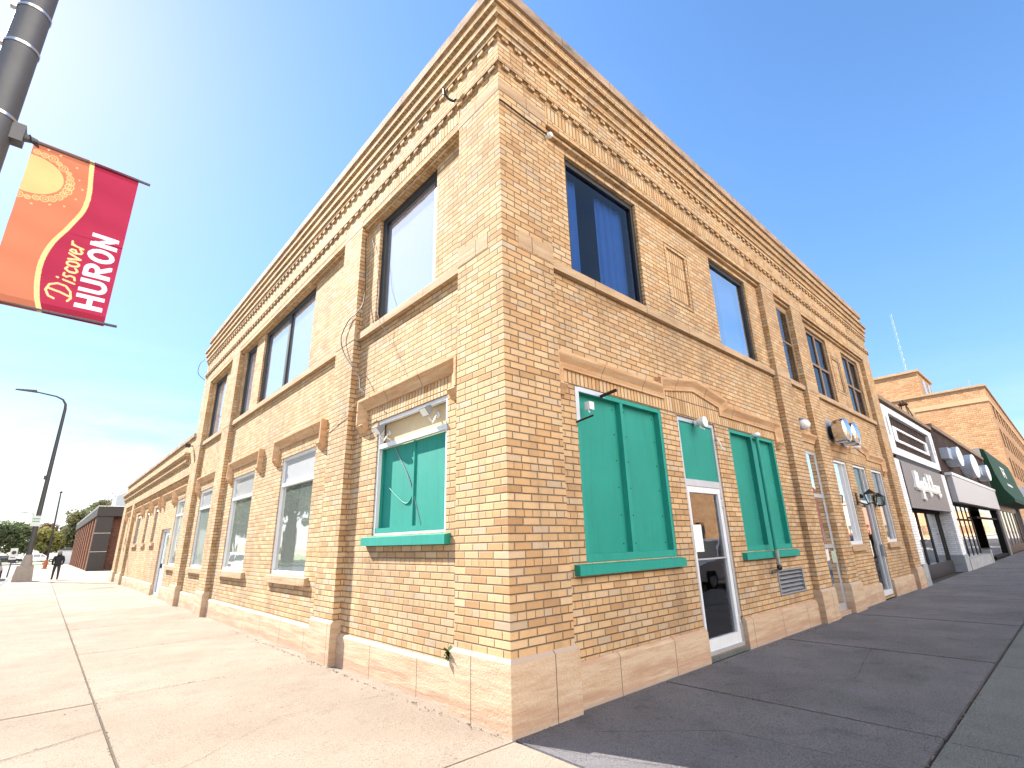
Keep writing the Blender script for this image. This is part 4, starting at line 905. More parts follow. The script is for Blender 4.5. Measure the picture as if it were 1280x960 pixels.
q = MB(); q.lathe((-5.0, 56.928, 1.8), (0, -1, 0), [(0, .15), (.004, .15), (.005, 0)], 20); q.box(-5.16, -4.86, 56.922, 56.926, 1.38, 1.44); link('marking', q, M['pole_dark'], t)
t = thing('fire_hydrant', 'orange fire hydrant on the pale pavement behind the person', 'hydrant', (-2.72, 78, 0))
om = mat_plain('hydrant_orange', (.38, .13, .06), .5)
q = MB(); q.lathe((-2.72, 78, 0), (0, 0, 1), [(0, .26), (.08, .26), (.08, .16), (.75, .16), (.78, .2), (.84, .2), (.98, .12), (1.05, .05), (1.1, 0)], 16); link('barrel', q, om, t, True)
for sx in (-1, 1):
    q = MB(); q.lathe((-2.72, 78, .6), (sx, 0, 0), [(.12, .09), (.26, .09), (.28, .06), (.28, 0)], 10); link('nozzle', q, om, t, True)
# brown brick office building with fins
t = thing('fin_building', 'low dark brown brick building with vertical brick fins and black fascia', 'building', (.1, 59.8, 0))
bk = brick_mat('brown_brick', [(0, (.065, .022, .014)), (.5, (.09, .033, .022)), (1, (.115, .046, .03))], (.075, .05, .04), header=False, grime=.2)
bd = mat_plain('dark_fascia', (.022, .017, .016), .6)
q = MB(); q.box(.4, 22, 60.4, 101, 0, 5.2); link('wall', q, bk, t)
q = MB(); q.box(.02, 22.4, 59.7, 101.6, 5.0, 5.9); link('fascia', q, bd, t)
q = MB(); q.box(.0, .03, 59.75, 101.6, 5.75, 5.95); q.box(-.02, 22.4, 59.68, 101.7, 5.91, 5.96); link('roof_edge', q, M['strap'], t)
q = MB(); q.box(.1, 1.35, 59.85, 60.4, .12, 5.0); link('corner_column', q, bd, t)
q = MB(); q.box(.08, 22, 59.83, 60.41, 0, .12); link('plinth', q, M['black_metal'], t)
q = MB()
for z in (1.7, 3.4): q.box(.09, 1.36, 59.84, 60.3, z, z + .03)
link('trim', q, M['strap'], t)
fnm = brick_mat('red_brown_brick', [(0, (.22, .085, .05)), (1, (.29, .13, .08))], (.2, .13, .1), header=False, grime=.2)
for i in range(10):
    y = 61.4 + i * 4.1
    q = MB(); q.box(.12, .4, y, y + .9, .25, 5.0); q.box(.1, .42, y - .002, y + .902, .05, .25); link('fin', q, fnm, t)
    q = MB(); q.box(.30, .4, y + .9, y + 4.1, .25, 5.0); link('window', q, mat_plain('bronze_glass', (.05, .022, .017), .6) if i == 0 else bpy.data.materials['bronze_glass'], t)
q = MB(); q.add([(1.5, 63, 5.9), (6, 63, 5.9), (6, 68, 5.9), (1.5, 68, 5.9), (1.5, 63, 7.2), (6, 63, 9.6), (6, 68, 9.6), (1.5, 68, 7.2)], [(0, 1, 5, 4), (1, 2, 6, 5), (2, 3, 7, 6), (3, 0, 4, 7), (4, 5, 6, 7)]); link('roof_unit', q, mat_plain('grey_cladding', (.33, .36, .38), .6), t)
t = thing('white_shed', 'small white shed at the far end of the brown building', 'shed', (-.8, 112, 0))
q = MB(); q.box(-1.3, 1.2, 111, 113.5, 0, 2.2); link('wall', q, M['white_metal'], t)
q = MB(); q.add([(-1.5, 110.8, 2.2), (1.4, 110.8, 2.2), (1.4, 113.7, 2.2), (-1.5, 113.7, 2.2), (-.05, 110.8, 2.7), (-.05, 113.7, 2.7)], [(0, 1, 4), (3, 5, 2), (0, 4, 5, 3), (1, 2, 5, 4)]); link('roof', q, M['roof'], t)
# person
def skin_mesh(name, verts, edges, radii, root, levels=1):
    me = bpy.data.meshes.new(name); me.from_pydata(verts, edges, [])
    o = bpy.data.objects.new(name, me); COL.objects.link(o)
    o.modifiers.new('skin', 'SKIN'); s = o.modifiers.new('sub', 'SUBSURF'); s.levels = levels; s.render_levels = levels
    for i, r in enumerate(radii):
        sv_ = me.skin_vertices[0].data[i]; sv_.radius = r if hasattr(r, '__len__') else (r, r); sv_.use_root = (i == root)
    dg = bpy.context.evaluated_depsgraph_get(); m2 = bpy.data.meshes.new_from_object(o.evaluated_get(dg))
    bpy.data.objects.remove(o); m2.name = name
    return m2
def person(x, y, lab):
    t = thing('person', lab, 'person', (x, y, 0))
    V = [(0, 0, .95), (0, -.01, 1.12), (0, -.02, 1.32), (0, -.01, 1.46), (0, .0, 1.53), (0, .02, 1.62), (0, .02, 1.72),
         (-.10, 0, .90), (-.12, .10, .52), (-.13, -.02, .10), (-.13, .12, .05), (.10, 0, .90), (.12, -.03, .50), (.13, -.22, .12), (.13, -.10, .04),
         (-.20, -.02, 1.42), (-.27, -.06, 1.18), (-.255, .06, .98), (-.20, .14, .93), (.20, -.02, 1.42), (.27, -.06, 1.18), (.255, .06, .98), (.20, .14, .93), (0, .105, 1.64)]
    E = [(0, 1), (1, 2), (2, 3), (3, 4), (4, 5), (5, 6), (0, 7), (7, 8), (8, 9), (9, 10), (0, 11), (11, 12), (12, 13), (13, 14), (3, 15), (15, 16), (16, 17), (17, 18), (3, 19), (19, 20), (20, 21), (21, 22), (5, 23)]
    Rr = [(.19, .15), (.20, .16), (.21, .16), (.15, .12), .062, (.085, .10), (.07, .085), .105, .075, .055, .045, .105, .075, .055, .045, .085, .068, .055, .045, .085, .068, .055, .045, .02]
    me = skin_mesh('body', V, E, Rr, 0, 2)
    for m_ in (mat_plain('black_jacket', (.008, .009, .014), .8), mat_plain('dark_jeans', (.02, .025, .04), .85), mat_plain('skin', (.35, .2, .13), .6), mat_plain('dark_shoes', (.015, .013, .012), .6)): me.materials.append(m_)
    for p in me.polygons:
        c = p.center; p.material_index = 3 if c.z < .1 else 1 if c.z < .86 and abs(c.x) < .2 and not (c.z > .8 and c.y > .1) else 0 if c.z < 1.5 else 2; p.use_smooth = True
    o = bpy.data.objects.new('body', me); COL.objects.link(o); o.parent = t; WLOC[o.name] = Vector((0, 0, 0))
    q = MB(); q.lathe((x, y + .02, 1.66), (0, 0, 1), [(-.05, .108), (.02, .113), (.07, .10), (.11, .07), (.125, 0)], 18); q.add([(x - .08, y + .11, 1.665), (x + .08, y + .11, 1.665), (x + .06, y + .21, 1.65), (x - .06, y + .21, 1.65)], [(0, 1, 2, 3)]); link('cap', q, mat_plain('grey_cap', (.16, .155, .15), .8), t, True)
    q = MB(); q.lathe((x, y - .06, 1.50), (0, -.3, 1), [(-.07, .06), (-.02, .13), (.06, .125), (.1, .1)], 14); link('hood', q, bpy.data.materials['black_jacket'], t, True)
person(-2.36, 41.8, 'person in black hooded jacket, dark trousers and grey cap walking away')

# cars
tyre = mat_plain('tyre_rubber', (.012, .012, .012), .9); rimm = M['strap']; cglass = mat_plain('car_glass', (.02, .023, .026), .08, 0, .05, spec=.8); redl = mat_plain('tail_lamp', (.25, .01, .01), .3); heads = mat_plain('head_lamp', (.7, .7, .68), .15)
def car(loc, rz, paint, lab, grp=None, tall=1.0, long_=1.0):
    t = thing('parked_car', lab, 'car', (0, 0, 0), grp)
    L = 2.35 * long_; H = 1.55 * tall; W = .9
    prof = [(-L, .35), (-L, .75), (-L + .08, .95), (-L * .93, 1.0)]; shoulder = .98 * (tall * .3 + .7)
    low = [(-L, .32), (-L - .02, .6), (-L + .05, shoulder), (L * .42, shoulder), (L * .94, shoulder * .83), (L, .62), (L - .03, .32)]
    q = MB(); Ws = [W * .93, W, W * .97]
    def Y(p): return W * (.93 if p[1] < .4 else 1.0 if p[1] < .8 else .95)
    n = len(low); vs = [(p[0], -Y(p), p[1]) for p in low] + [(p[0], Y(p), p[1]) for p in low]
    q.add(vs, [tuple(range(n)), tuple(reversed(range(n, 2 * n)))] + [(i, i + n, (i + 1) % n + n, (i + 1) % n) for i in range(n)])
    gh = [(-L + .08, shoulder - .01), (-L + .38 * (2 - tall), H - .03), (-L + .75, H), (L * .06, H), (L * .46, shoulder - .01)]
    n = len(gh); yy = [W * .93, W * .74, W * .72, W * .72, W * .93]
    q.add([(p[0], -y_, p[1]) for p, y_ in zip(gh, yy)] + [(p[0], y_, p[1]) for p, y_ in zip(gh, yy)], [tuple(range(n)), tuple(reversed(range(n, 2 * n)))] + [(i, i + n, (i + 1) % n + n, (i + 1) % n) for i in range(n)])
    b = link('body', q, paint, t)
    for sy in (-1, 1):
        q = MB()
        def P(x_, z_):
            f_ = (z_ - shoulder) / (H - shoulder); return (x_, sy * (W * .93 + (W * .73 - W * .93) * f_ + .008), z_)
        z0_, z1_ = shoulder + .06, H - .10
        xs = [(-L + .34, -L + .55, -L * .42, -L * .42), (-L * .38, -L * .38, L * .02, L * .02), (L * .06, L * .06, L * .1, L * .36)]
        q.add([P(-L + .32, z0_), P(-L * .42, z0_), P(-L * .42, z1_), P(-L + .56, z1_)], [(0, 1, 2, 3)]); q.add([P(-L * .39, z0_), P(-.02, z0_), P(-.02, z1_), P(-L * .39, z1_)], [(0, 1, 2, 3)]); q.add([P(.05, z0_), P(L * .36, z0_), P(L * .07, z1_), P(.05, z1_)], [(0, 1, 2, 3)])
        link('side_window', q, cglass, b)
        for xx in (-L * .62, L * .64):
            w_ = MB(); w_.lathe((xx, sy * (W - .2), .33), (0, sy, 0), [(0, .33), (.19, .33), (.215, .30), (.215, .2), (.2, .2)], 20); wo_ = link('wheel', w_, tyre, t, True)
            w_ = MB(); w_.lathe((xx, sy * (W - .2), .33), (0, sy, 0), [(.17, .2), (.21, .17), (.2, .05), (.21, 0)], 12); link('rim', w_, rimm, wo_, True)
    q = MB(); q.quad((L * .45 + .012, -W * .84, shoulder + .03), (L * .45 + .012, W * .84, shoulder + .03), (L * .1 + .012, W * .66, H - .06), (L * .1 + .012, -W * .66, H - .06)); link('windscreen', q, cglass, t)
    q = MB(); q.quad((-L + .10, -W * .8, shoulder + .05), (-L + .10, W * .8, shoulder + .05), (-L + .38 * (2 - tall) - .03, W * .66, H - .09), (-L + .38 * (2 - tall) - .03, -W * .66, H - .09)); link('rear_window', q, cglass, t)
    for sy in (-1, 1):
        q = MB(); q.box(L - .1, L + .004, sy * W * .62, sy * W * .92, .62, .74); link('headlight', q, heads, t)
        q = MB(); q.box(-L - .02, -L + .06, sy * W * .68, sy * W * .93, .68, .9); link('tail_light', q, redl, t)
    t.location = loc; t.rotation_euler = (0, 0, R_(rz))
    return t
cp = lambda n, c, r=.25, mt=.2: mat_plain(n, c, r, mt, .04)
white = cp('white_car_paint', (.7, .72, .74)); silver = cp('silver_car_paint', (.35, .37, .39), .3, .6); darkp = cp('dark_car_paint', (.03, .03, .035)); redp = cp('red_car_paint', (.3, .02, .02))
car((-3.3, 145, .02), 0, white, 'long white car seen side on in the far parking lot', None, 1.12, 1.2)
car((-8.3, 140, .02), 20, darkp, 'dark car at the far left edge of the parking lot')
car((4.3, 147, .02), 90, silver, 'silver car behind the walking person in the far lot')
car((-6.2, 36, -.15), 90, white, 'white car parked by the side street kerb, seen in the window glass', None)
car((-6.2, 52, -.15), 90, silver, 'silver car parked farther up the side street')
for x, p, lab in ((9.3, silver, 'silver car parked at the main street kerb near the corner'), (15.2, white, 'white car parked at the main street kerb'), (21.6, darkp, 'dark car parked at the main street kerb'), (34, redp, 'red car parked far down the main street')):
    car((x, -5.6, -.15), 180, p, lab, None, 1.1)

# trees
def tree(name, loc, h, w, cols, lab, seed, grp, n=3600, leaf=.62, bare=False):
    r = random.Random(seed); t = thing(name, lab, 'tree', (0, 0, 0), grp)
    q = MB(); q.tube([(0, 0, -.1), (.05, 0, h * .2), (0, .1, h * .45), (.1, 0, h * .75)], [w * .05 + .1, w * .045 + .06, w * .03 + .04, .04], 8)
    for i in range(9):
        a = r.uniform(0, 6.28); z = h * r.uniform(.22, .6); l = w * r.uniform(.3, .5); q.tube([(0, 0, z), (math.cos(a) * l * .5, math.sin(a) * l * .5, z + h * .12), (math.cos(a) * l, math.sin(a) * l, z + h * r.uniform(.18, .32))], [.1, .07, .025], 5)
    link('trunk', q, mat_plain('bark', (.06, .045, .035), .9) if 'bark' not in bpy.data.materials else bpy.data.materials['bark'], t)
    q = MB(); cl = []
    for i in range(26):
        a = r.uniform(0, 6.28); zz = r.uniform(.22, 1); rad = math.sqrt(max(0, 1 - ((zz - .5) / .56) ** 2)) * r.uniform(.3, 1) * w * .42
        cl.append((math.cos(a) * rad, math.sin(a) * rad, h * (.16 + .78 * zz), w * r.uniform(.09, .2), r.randrange(3)))
    for i in range(n):
        c = cl[r.randrange(len(cl))]; u = Vector((r.gauss(0, 1), r.gauss(0, 1), r.gauss(0, 1))).normalized() * c[3] * (r.random() ** .4) * 1.1
        p = Vector(c[:3]) + Vector((u.x, u.y, u.z * .75)); s = leaf * r.uniform(.5, 1.2)
        a = Vector((r.gauss(0, 1), r.gauss(0, 1), r.gauss(0, 1))).normalized(); b = a.orthogonal().normalized(); c2 = a.cross(b)
        if bare: b *= .12
        q.add([p - b * s * .5, p + c2 * s * .35, p + b * s * .5, p - c2 * s * .4], [(0, 1, 2, 3)], c[4] if r.random() < .75 else r.randrange(3))
    ms = [leafm(c) for c in cols]; link('crown', q, ms, t)
    t.location = loc; return t
def leafm(c):
    n = 'leaf_%02d_%02d_%02d' % tuple(int(x * 100) for x in c)
    if n in bpy.data.materials: return bpy.data.materials[n]
    m, nt, out = new_mat(n); d = nt.node('ShaderNodeBsdfDiffuse', {0: (*c, 1)}); tl = nt.node('ShaderNodeBsdfTranslucent', {0: (*c, 1)}); mx = nt.node('ShaderNodeMixShader', {0: .35}); nt.l.new(d.outputs[0], mx.inputs[1]); nt.l.new(tl.outputs[0], mx.inputs[2]); nt.l.new(mx.outputs[0], out.inputs[0]); return m
DK = [(0.111, 0.137, 0.065), (0.143, 0.163, 0.072), (0.085, 0.104, 0.058)]; YG = [(0.208, 0.202, 0.065), (0.169, 0.176, 0.065), (0.247, 0.227, 0.078)]; OL = [(0.156, 0.163, 0.085), (0.195, 0.189, 0.091), (0.124, 0.130, 0.072)]; BR = [(0.234, 0.163, 0.117), (0.195, 0.143, 0.104), (0.169, 0.124, 0.098)]
G1 = 'trees beyond the far parking lot'
tree('dark_tree', (-13.5, 160, 0), 9.5, 11, DK, 'dark green tree at the far left edge of the picture', 1, G1)
tree('dark_tree', (-8.0, 163, 0), 8.6, 10, DK, 'dark green tree behind the small white sign', 2, G1)
tree('yellow_tree', (-2.6, 158, 0), 7.2, 7.5, YG, 'yellowing tree between the street lamp and the thin pole', 3, G1)
tree('brown_tree', (-3.2, 172, 0), 9.0, 8, BR, 'reddish brown tree behind the yellowing one', 4, G1)
tree('olive_tree', (2.3, 160, 0), 11.5, 9.5, OL, 'olive green tree right of the thin pole', 5, G1, 4500)
tree('olive_tree', (7.5, 166, 0), 14.5, 12, OL, 'tallest olive tree rising over the brown building', 6, G1, 5000)
tree('bare_tree', (9.5, 150, 0), 16.5, 13, BR, 'nearly bare grey brown tree above the brown building', 7, G1, 2600, .7, True)
tree('dark_tree', (0.5, 176, 0), 8.5, 12, DK, 'low dark tree behind the white shed', 8, G1)
tree('dark_tree', (-19, 170, 0), 10, 12, DK, 'dark tree beyond the left edge of the lot', 9, G1)
G2 = 'trees on the lawn across the side street'
for i, (x, y, s) in enumerate(((-21, 52, 31), (-20, 66, 32), (-22, 80, 33), (-20, 95, 34), (-23, 112, 35))):
    tree('lawn_tree', (x, y, 0), 17 + i % 3, 15, (DK, OL, YG)[i % 3], ('green tree on the lawn across the side street', 'olive tree on the lawn across the side street', 'yellow green tree on the lawn across the side street', 'second green tree farther along the lawn', 'second olive tree farthest along the lawn')[i], s, G2, 3800, 1.0)

# ================================================================== NEIGHBOURS ON THE MAIN STREET
wbk = brick_mat('white_brick', [(0, (.78, .80, .82)), (1, (.84, .85, .87))], (.55, .57, .6), header=False, grime=.15, bump=.01)
dbk = brick_mat('dark_brown_brick', [(0, (.028, .016, .014)), (1, (.06, .032, .026))], (.02, .014, .012), header=False, grime=.2)
gst = stone_mat('grey_stone', (.24, .25, .26), (.32, .33, .34), (.36, .37, .37), strata=False)
capm = mat_plain('tan_coping', (.22, .15, .10), .8)
S = thing('white_shop', 'single storey shop with white brick frame, black panel and grey corrugated sign', 'shop', (17.02, 0, 0))
q = MB(); q.box(17.02, 26.0, .12, 9, 4.0, 6.0); q.box(17.02, 17.3, .2, 9, 0, 4); q.box(25.7, 26.0, .6, 9, 0, 4); link('wall', q, dbk, S)
q = MB(); q.box(17.02, 26.02, .0, .5, 6.0, 6.14); link('coping', q, capm, S)
q = MB(); f = FR
q.fbox(f, 17.04, 25.55, 5.60, 5.82, -.12, .0); q.fbox(f, 17.04, 25.55, 4.12, 4.38, -.12, .0); q.fbox(f, 17.04, 17.85, 4.38, 5.60, -.12, .0); q.fbox(f, 24.75, 25.55, 4.38, 5.60, -.12, .0)
link('brick_frame', q, wbk, S)
for a, b in ((17.3, 17.48), (25.05, 25.2)):
    q = MB(); q.fbox(f, a, b, 4.75, 5.4, -.05, .004); link('slot', q, M['grey_paint'], S)
q = MB(); q.fbox(f, 18.35, 24.25, 5.14, 5.22, -.13, -.06); q.fbox(f, 18.35, 24.25, 4.68, 4.77, -.13, -.06); q.fbox(f, 18.35, 18.85, 4.77, 5.14, -.13, -.06); q.fbox(f, 23.85, 24.25, 4.77, 5.14, -.13, -.06); link('inset_frame', q, M['paper'], S)
for a, b in ((17.03, 17.66), (24.98, 26.0)):
    q = MB(); q.fbox(f, a, b, .64, 3.95, -.5, .002); link('pillar', q, wbk, S)
    q = MB(); q.fbox(f, a, b + .02, -.02, .638, -.5, .035); link('pillar_base', q, gst, S)
q = MB(); q.fbox(f, 17.6, 25.0, 3.95, 4.115, -.3, -.03); link('beam', q, bd, S)
cor = mat_plain('grey_corrugated_sheet', (.21, .20, .205), .5, .2)
q = MB(); n = 110
for i in range(n):
    a, b = 17.67 + (24.97 - 17.67) * i / n, 17.67 + (24.97 - 17.67) * (i + 1) / n; da, db = (.03 if i % 4 < 2 else .0), (.03 if (i + 1) % 4 < 2 else 0)
    q.quad(f(a, 2.4, da), f(b, 2.4, db), f(b, 3.93, db), f(a, 3.93, da))
q.fbox(f, 17.67, 24.97, 2.38, 3.94, -.12, -.005); q.fbox(f, 17.67, 24.97, 2.36, 2.42, -.1, .04)
sg = link('corrugated_sign', q, cor, S)
# white script lettering (brush letters drawn as strokes)
q = MB()
SCR = [[(0, .0), (.15, .95), (.3, .9), (.25, .45), (.05, .4)], [(.25, .45), (.45, .05)], [(.5, .4), (.5, .1), (.65, .08), (.72, .4), (.76, .05)], [(1.0, .42), (.85, .35), (1.0, .2), (.85, .08)], [(1.1, .75), (1.12, .05)], [(1.12, .3), (1.25, .42), (1.33, .05)],
       [(1.65, .05), (1.6, .95), (1.85, .5), (2.05, .95), (2.1, .05)], [(2.25, .3), (2.42, .38), (2.35, .1), (2.25, .25), (2.35, .05)], [(2.55, .4), (2.6, .05), (2.75, .35), (2.85, .05), (3.0, .4)], [(.6, .05), (.6, -.5), (.75, -.55)], [(1.45, .1), (1.55, -.3), (1.7, -.2)], [(2.7, .05), (2.9, -.25), (3.05, -.1)], [(0, .05), (.8, .0), (1.6, .05), (2.4, .0), (3.0, .08)]]
for pl in SCR:
    P = [(19.0 + p[0] * 1.35, 3.05 + p[1] * .62, 0) for p in pl]
    q.tube([f(p[0], p[1], .05) for p in P], .085, 6)
link('lettering', q, M['paper'], sg, True)
bl = mat_plain('black_shopfront', (.008, .008, .008), .75, spec=.15)
q = MB()
for a, b in ((17.7, 17.85), (18.85, 19.2), (20.4, 20.75), (22.1, 22.45), (24.2, 24.97)): q.fbox(f, a, b, .46, 2.4, -.5, -.415)
q.fbox(f, 18.95, 19.25, -.01, 2.4, -.5, -.34); q.fbox(f, 17.7, 24.97, 2.28, 2.4, -.5, -.37); link('shopfront_frame', q, bl, S)
q = MB(); q.fbox(f, 19.2, 24.97, -.01, .46, -.7, -.37); link('stall_riser', q, mat_plain('black_tile', (.03, .03, .034), .3), S)
q = MB()
for a, b in ((17.85, 18.95), (19.2, 20.4), (20.75, 22.1), (22.45, 24.2)): q.quad(f(a, .46 if a > 18 else 0, -.43), f(b, .46 if a > 18 else 0, -.43), f(b, 2.3, -.43), f(a, 2.3, -.43))
link('pane', q, M['glass_shop'], S)
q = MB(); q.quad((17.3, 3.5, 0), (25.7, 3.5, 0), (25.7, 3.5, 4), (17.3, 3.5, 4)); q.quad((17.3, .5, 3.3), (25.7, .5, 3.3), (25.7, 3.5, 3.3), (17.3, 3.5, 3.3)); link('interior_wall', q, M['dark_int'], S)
q = MB(); q.box(24.6, 26.3, .45, 1.2, 6.14, 6.95); one('brick_stack', q, M['trim'] if 'trim' in M else M['stone_trim'], 'pale square chimney stack between the two shop roofs', 'chimney')
t = thing('roof_lantern', 'small black iron ornament on the shop parapet', 'ornament', (22.6, .25, 6.14))
q = MB()
for sx, sy in ((-1, -1), (1, -1), (1, 1), (-1, 1)): q.tube([(22.6 + sx * .45, .25 + sy * .2, 6.1), (22.6 + sx * .1, .25 + sy * .08, 6.72)], .022, 6)
q.box(22.42, 22.78, .1, .4, 6.70, 6.76); q.tube([(22.6, .25, 6.76), (22.6, .25, 6.92)], [.1, .03], 8); link('frame', q, M['rust'], t)
q = MB(); q.tube([(22.2, .25, 6.55), (22.05, .25, 6.72), (22.35, .25, 6.68)], .022, 6); link('scroll', q, M['rust'], t)
# dark brick shop with oval signs
D = thing('brown_shop', 'dark brown brick shop with pale sign board and three oval signs', 'shop', (26.02, 0, 0))
q = MB(); q.box(26.03, 43.4, .05, 9, 2.8, 6.15); q.box(42.9, 43.4, .2, 9, 0, 2.8); link('wall', q, dbk, D)
q = MB(); q.box(26.0, 43.6, -.06, .5, 6.15, 6.34); link('coping', q, capm, D)
q = MB(); q.fbox(f, 26.75, 43.0, 2.84, 4.02, -.05, .16); link('sign_board', q, mat_plain('pale_grey_board', (.46, .45, .46), .6, 0, .05), D)
q = MB(); q.fbox(f, 26.6, 43.1, 4.02, 4.14, -.05, .2); link('sign_trim', q, M['globe'], D)
q = MB()
for a in (27.4, 28.7, 30.1, 31.4, 32.6): q.fbox(f, a, a + .28, .45, 2.8, -.35, -.265)
for z in (2.05, 2.72): q.fbox(f, 27.4, 33.0, z, z + .1, -.34, -.268)
for a in (34.0, 34.9, 36.6, 38.4): q.fbox(f, a, a + .2, 0, 2.8, -1.2, -.9)
q.fbox(f, 33.4, 43.0, 2.2, 2.3, -.3, -.1); q.fbox(f, 42.6, 42.9, .0, 2.8, -.3, -.05); q.fbox(f, 36.0, 42.8, .05, .18, -.3, -.05); link('shopfront_frame', q, bl, D)
q = MB(); q.quad(f(27.4, .45, -.28), f(32.8, .45, -.28), f(32.8, 2.8, -.28), f(27.4, 2.8, -.28)); q.quad(f(36.0, .18, -.2), f(42.6, .18, -.2), f(42.6, 2.8, -.2), f(36.0, 2.8, -.2)); link('pane', q, M['glass_shop'], D)
q = MB(); q.fbox(f, 26.02, 33.2, -.02, .45, -.6, .06); q.fbox(f, 33.0, 33.5, -.02, .62, -.6, .08); link('stall_riser', q, gst, D)
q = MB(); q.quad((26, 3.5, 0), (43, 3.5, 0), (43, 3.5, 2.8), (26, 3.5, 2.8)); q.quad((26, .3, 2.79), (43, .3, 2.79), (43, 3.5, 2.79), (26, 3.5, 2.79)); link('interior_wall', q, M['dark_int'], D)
q = MB(); q.box(39.3, 40.6, 1.1, 1.3, .5, 2.2); link('display_panel', q, M['paper'], D)
q = MB(); q.box(36.2, 42.5, .5, 1.5, .18, .5); link('display_plinth', q, gst, D)
sgm = mat_plain('oval_sign_face', (.84, .86, .88), .4, 0, .05, 2.0); sgs = mat_plain('oval_sign_side', (.40, .44, .50), .4, .2)
for cx, cz, rx_, rz_, lab in ((28.7, 5.0, .85, .46, 'white oval sign nearest the chimney stack'), (33.6, 4.93, 1.35, .62, 'largest white oval sign in the middle of the three'), (39.2, 4.95, .9, .48, 'white oval sign nearest the green awning')):
    t = thing('oval_sign', lab, 'sign', (cx, 0, cz), 'oval signs on the brown shop')
    ring_ = [(cx + rx_ * math.cos(2 * math.pi * k / 28), cz + rz_ * math.sin(2 * math.pi * k / 28)) for k in range(28)]
    q = MB(); q.prism(ring_, lambda p: f(p[0], p[1], -.05), lambda p: f(p[0], p[1], .42)); link('drum', q, sgs, t, True)
    q = MB(); q.prism(ring_, lambda p: f(p[0], p[1], .421), lambda p: f(p[0], p[1], .44)); link('face', q, sgm, t)
    q = MB(); q.fbox(f, cx - rx_ * .5, cx + rx_ * .5, cz - rz_ * .15, cz + rz_ * .12, .441, .445); q.fbox(f, cx - rx_ * .3, cx + rx_ * .25, cz - rz_ * .5, cz - rz_ * .35, .441, .445); link('marking', q, mat_plain('pale_sign_print', (.62, .60, .50), .5), t)
    if rx_ < 1: q = MB(); q.fbox(f, cx - rx_ - .9, cx - rx_ * .2, cz - .2, cz + .3, -.05, .25); link('side_panel', q, sgs, t)
# shop with green awning
A = thing('awning_shop', 'dark fronted shop under a large green awning', 'shop', (43.5, 0, 0))
q = MB(); q.box(43.5, 62, .0, 9, 3.3, 7.0); q.box(43.5, 44.5, .02, 9, 0, 3.3); q.box(61, 62, .02, 9, 0, 3.3); link('wall', q, mat_plain('grey_render', (.2, .19, .18), .8), A)
mar = mat_plain('dark_red_wood', (.035, .012, .009), .4)
q = MB()
for x in (44.5, 47, 49.4, 52, 54.5, 57, 59.6): q.box(x, x + .9, .25, .6, 0, 3.3)
q.box(44.5, 61, .22, .58, 2.9, 3.3); q.box(44.5, 61, .24, .6, 0, .5); link('shopfront_frame', q, mar, A)
q = MB(); q.quad((44.5, .27, .5), (61, .27, .5), (61, .27, 2.9), (44.5, .27, 2.9)); link('pane', q, M['glass_shop'], A)
q = MB(); q.quad((44.5, 3, 0), (61, 3, 0), (61, 3, 3.3), (44.5, 3, 3.3)); link('interior_wall', q, M['dark_int'], A)
grn = mat_plain('green_canvas', (.008, .045, .018), .75, 0, .15, 1.5)
prof = [(-.0, 6.98), (-.18, 6.95), (-.26, 6.5), (-.40, 5.2), (-.62, 4.15), (-.95, 3.55), (-.95, 3.3), (-.0, 3.3)]
q = MB(); q.prism(prof, lambda p: (43.7, p[0], p[1]), lambda p: (60.5, p[0], p[1])); aw = link('awning', q, grn, A)
q = MB()
def onaw(x, tt): # point on the sloping face
    a, b = Vector((-.26, 6.5)), Vector((-.40, 5.2)); p = a.lerp(b, tt); return (x, p.x - .012, p.y)
for x0, x1, t0, t1 in ((50.2, 50.75, .3, .85), (51.8, 52.35, .3, .85), (50.75, 51.8, .52, .64), (49.8, 52.8, .24, .3)): q.quad(onaw(x0, t1), onaw(x1, t1), onaw(x1, t0), onaw(x0, t0))
a_, b_ = Vector((-.40, 5.2)), Vector((-.62, 4.15))
for i in range(7):
    x = 49.3 + i * .55; p0 = a_.lerp(b_, .30); p1 = a_.lerp(b_, .48); q.quad((x, p1.x - .012, p1.y), (x + .38, p1.x - .012, p1.y), (x + .38, p0.x - .012, p0.y), (x, p0.x - .012, p0.y))
link('lettering', q, M['paper'], aw)
# tall brick building
Tb = thing('tall_building', 'tall orange brick building with a penthouse and rows of narrow windows', 'building', (66.5, 0, 0))
obk = brick_mat('orange_brick', [(0, (.38, .18, .08)), (.5, (.46, .24, .115)), (1, (.50, .29, .15))], (.40, .29, .19), L=.5, H=.2, mw=.035, header=False, grime=.35, grime_col=(.55, .38, .22))
q = MB(); TH = [(69.0 + i * 3.6, 71.0 + i * 3.6, 3.6 + k * 3.1, 5.6 + k * 3.1, .35) for i in range(18) for k in range(4)]
wall(q, FR, 66.5, 138, 0, 15.9, 0, TH); q.quad((66.5, 0, 0), (66.5, 40, 0), (66.5, 40, 15.9), (66.5, 0, 15.9)); q.quad((66.5, 0, 15.8), (138, 0, 15.8), (138, 40, 15.8), (66.5, 40, 15.8)); link('wall', q, obk, Tb)
wg = mat_plain('dark_window', (.03, .032, .036), .12, 0, .05)
for h_ in TH:
    q = MB(); q.quad(FR(h_[0], h_[2], -.3), FR(h_[1], h_[2], -.3), FR(h_[1], h_[3], -.3), FR(h_[0], h_[3], -.3)); q.fbox(FR, (h_[0] + h_[1]) / 2 - .05, (h_[0] + h_[1]) / 2 + .05, h_[2], h_[3], -.29, -.24); link('window', q, wg, Tb)
q = MB(); q.box(66.35, 138.2, -.15, 40, 15.9, 16.1); link('coping', q, M['stone_trim'], Tb)
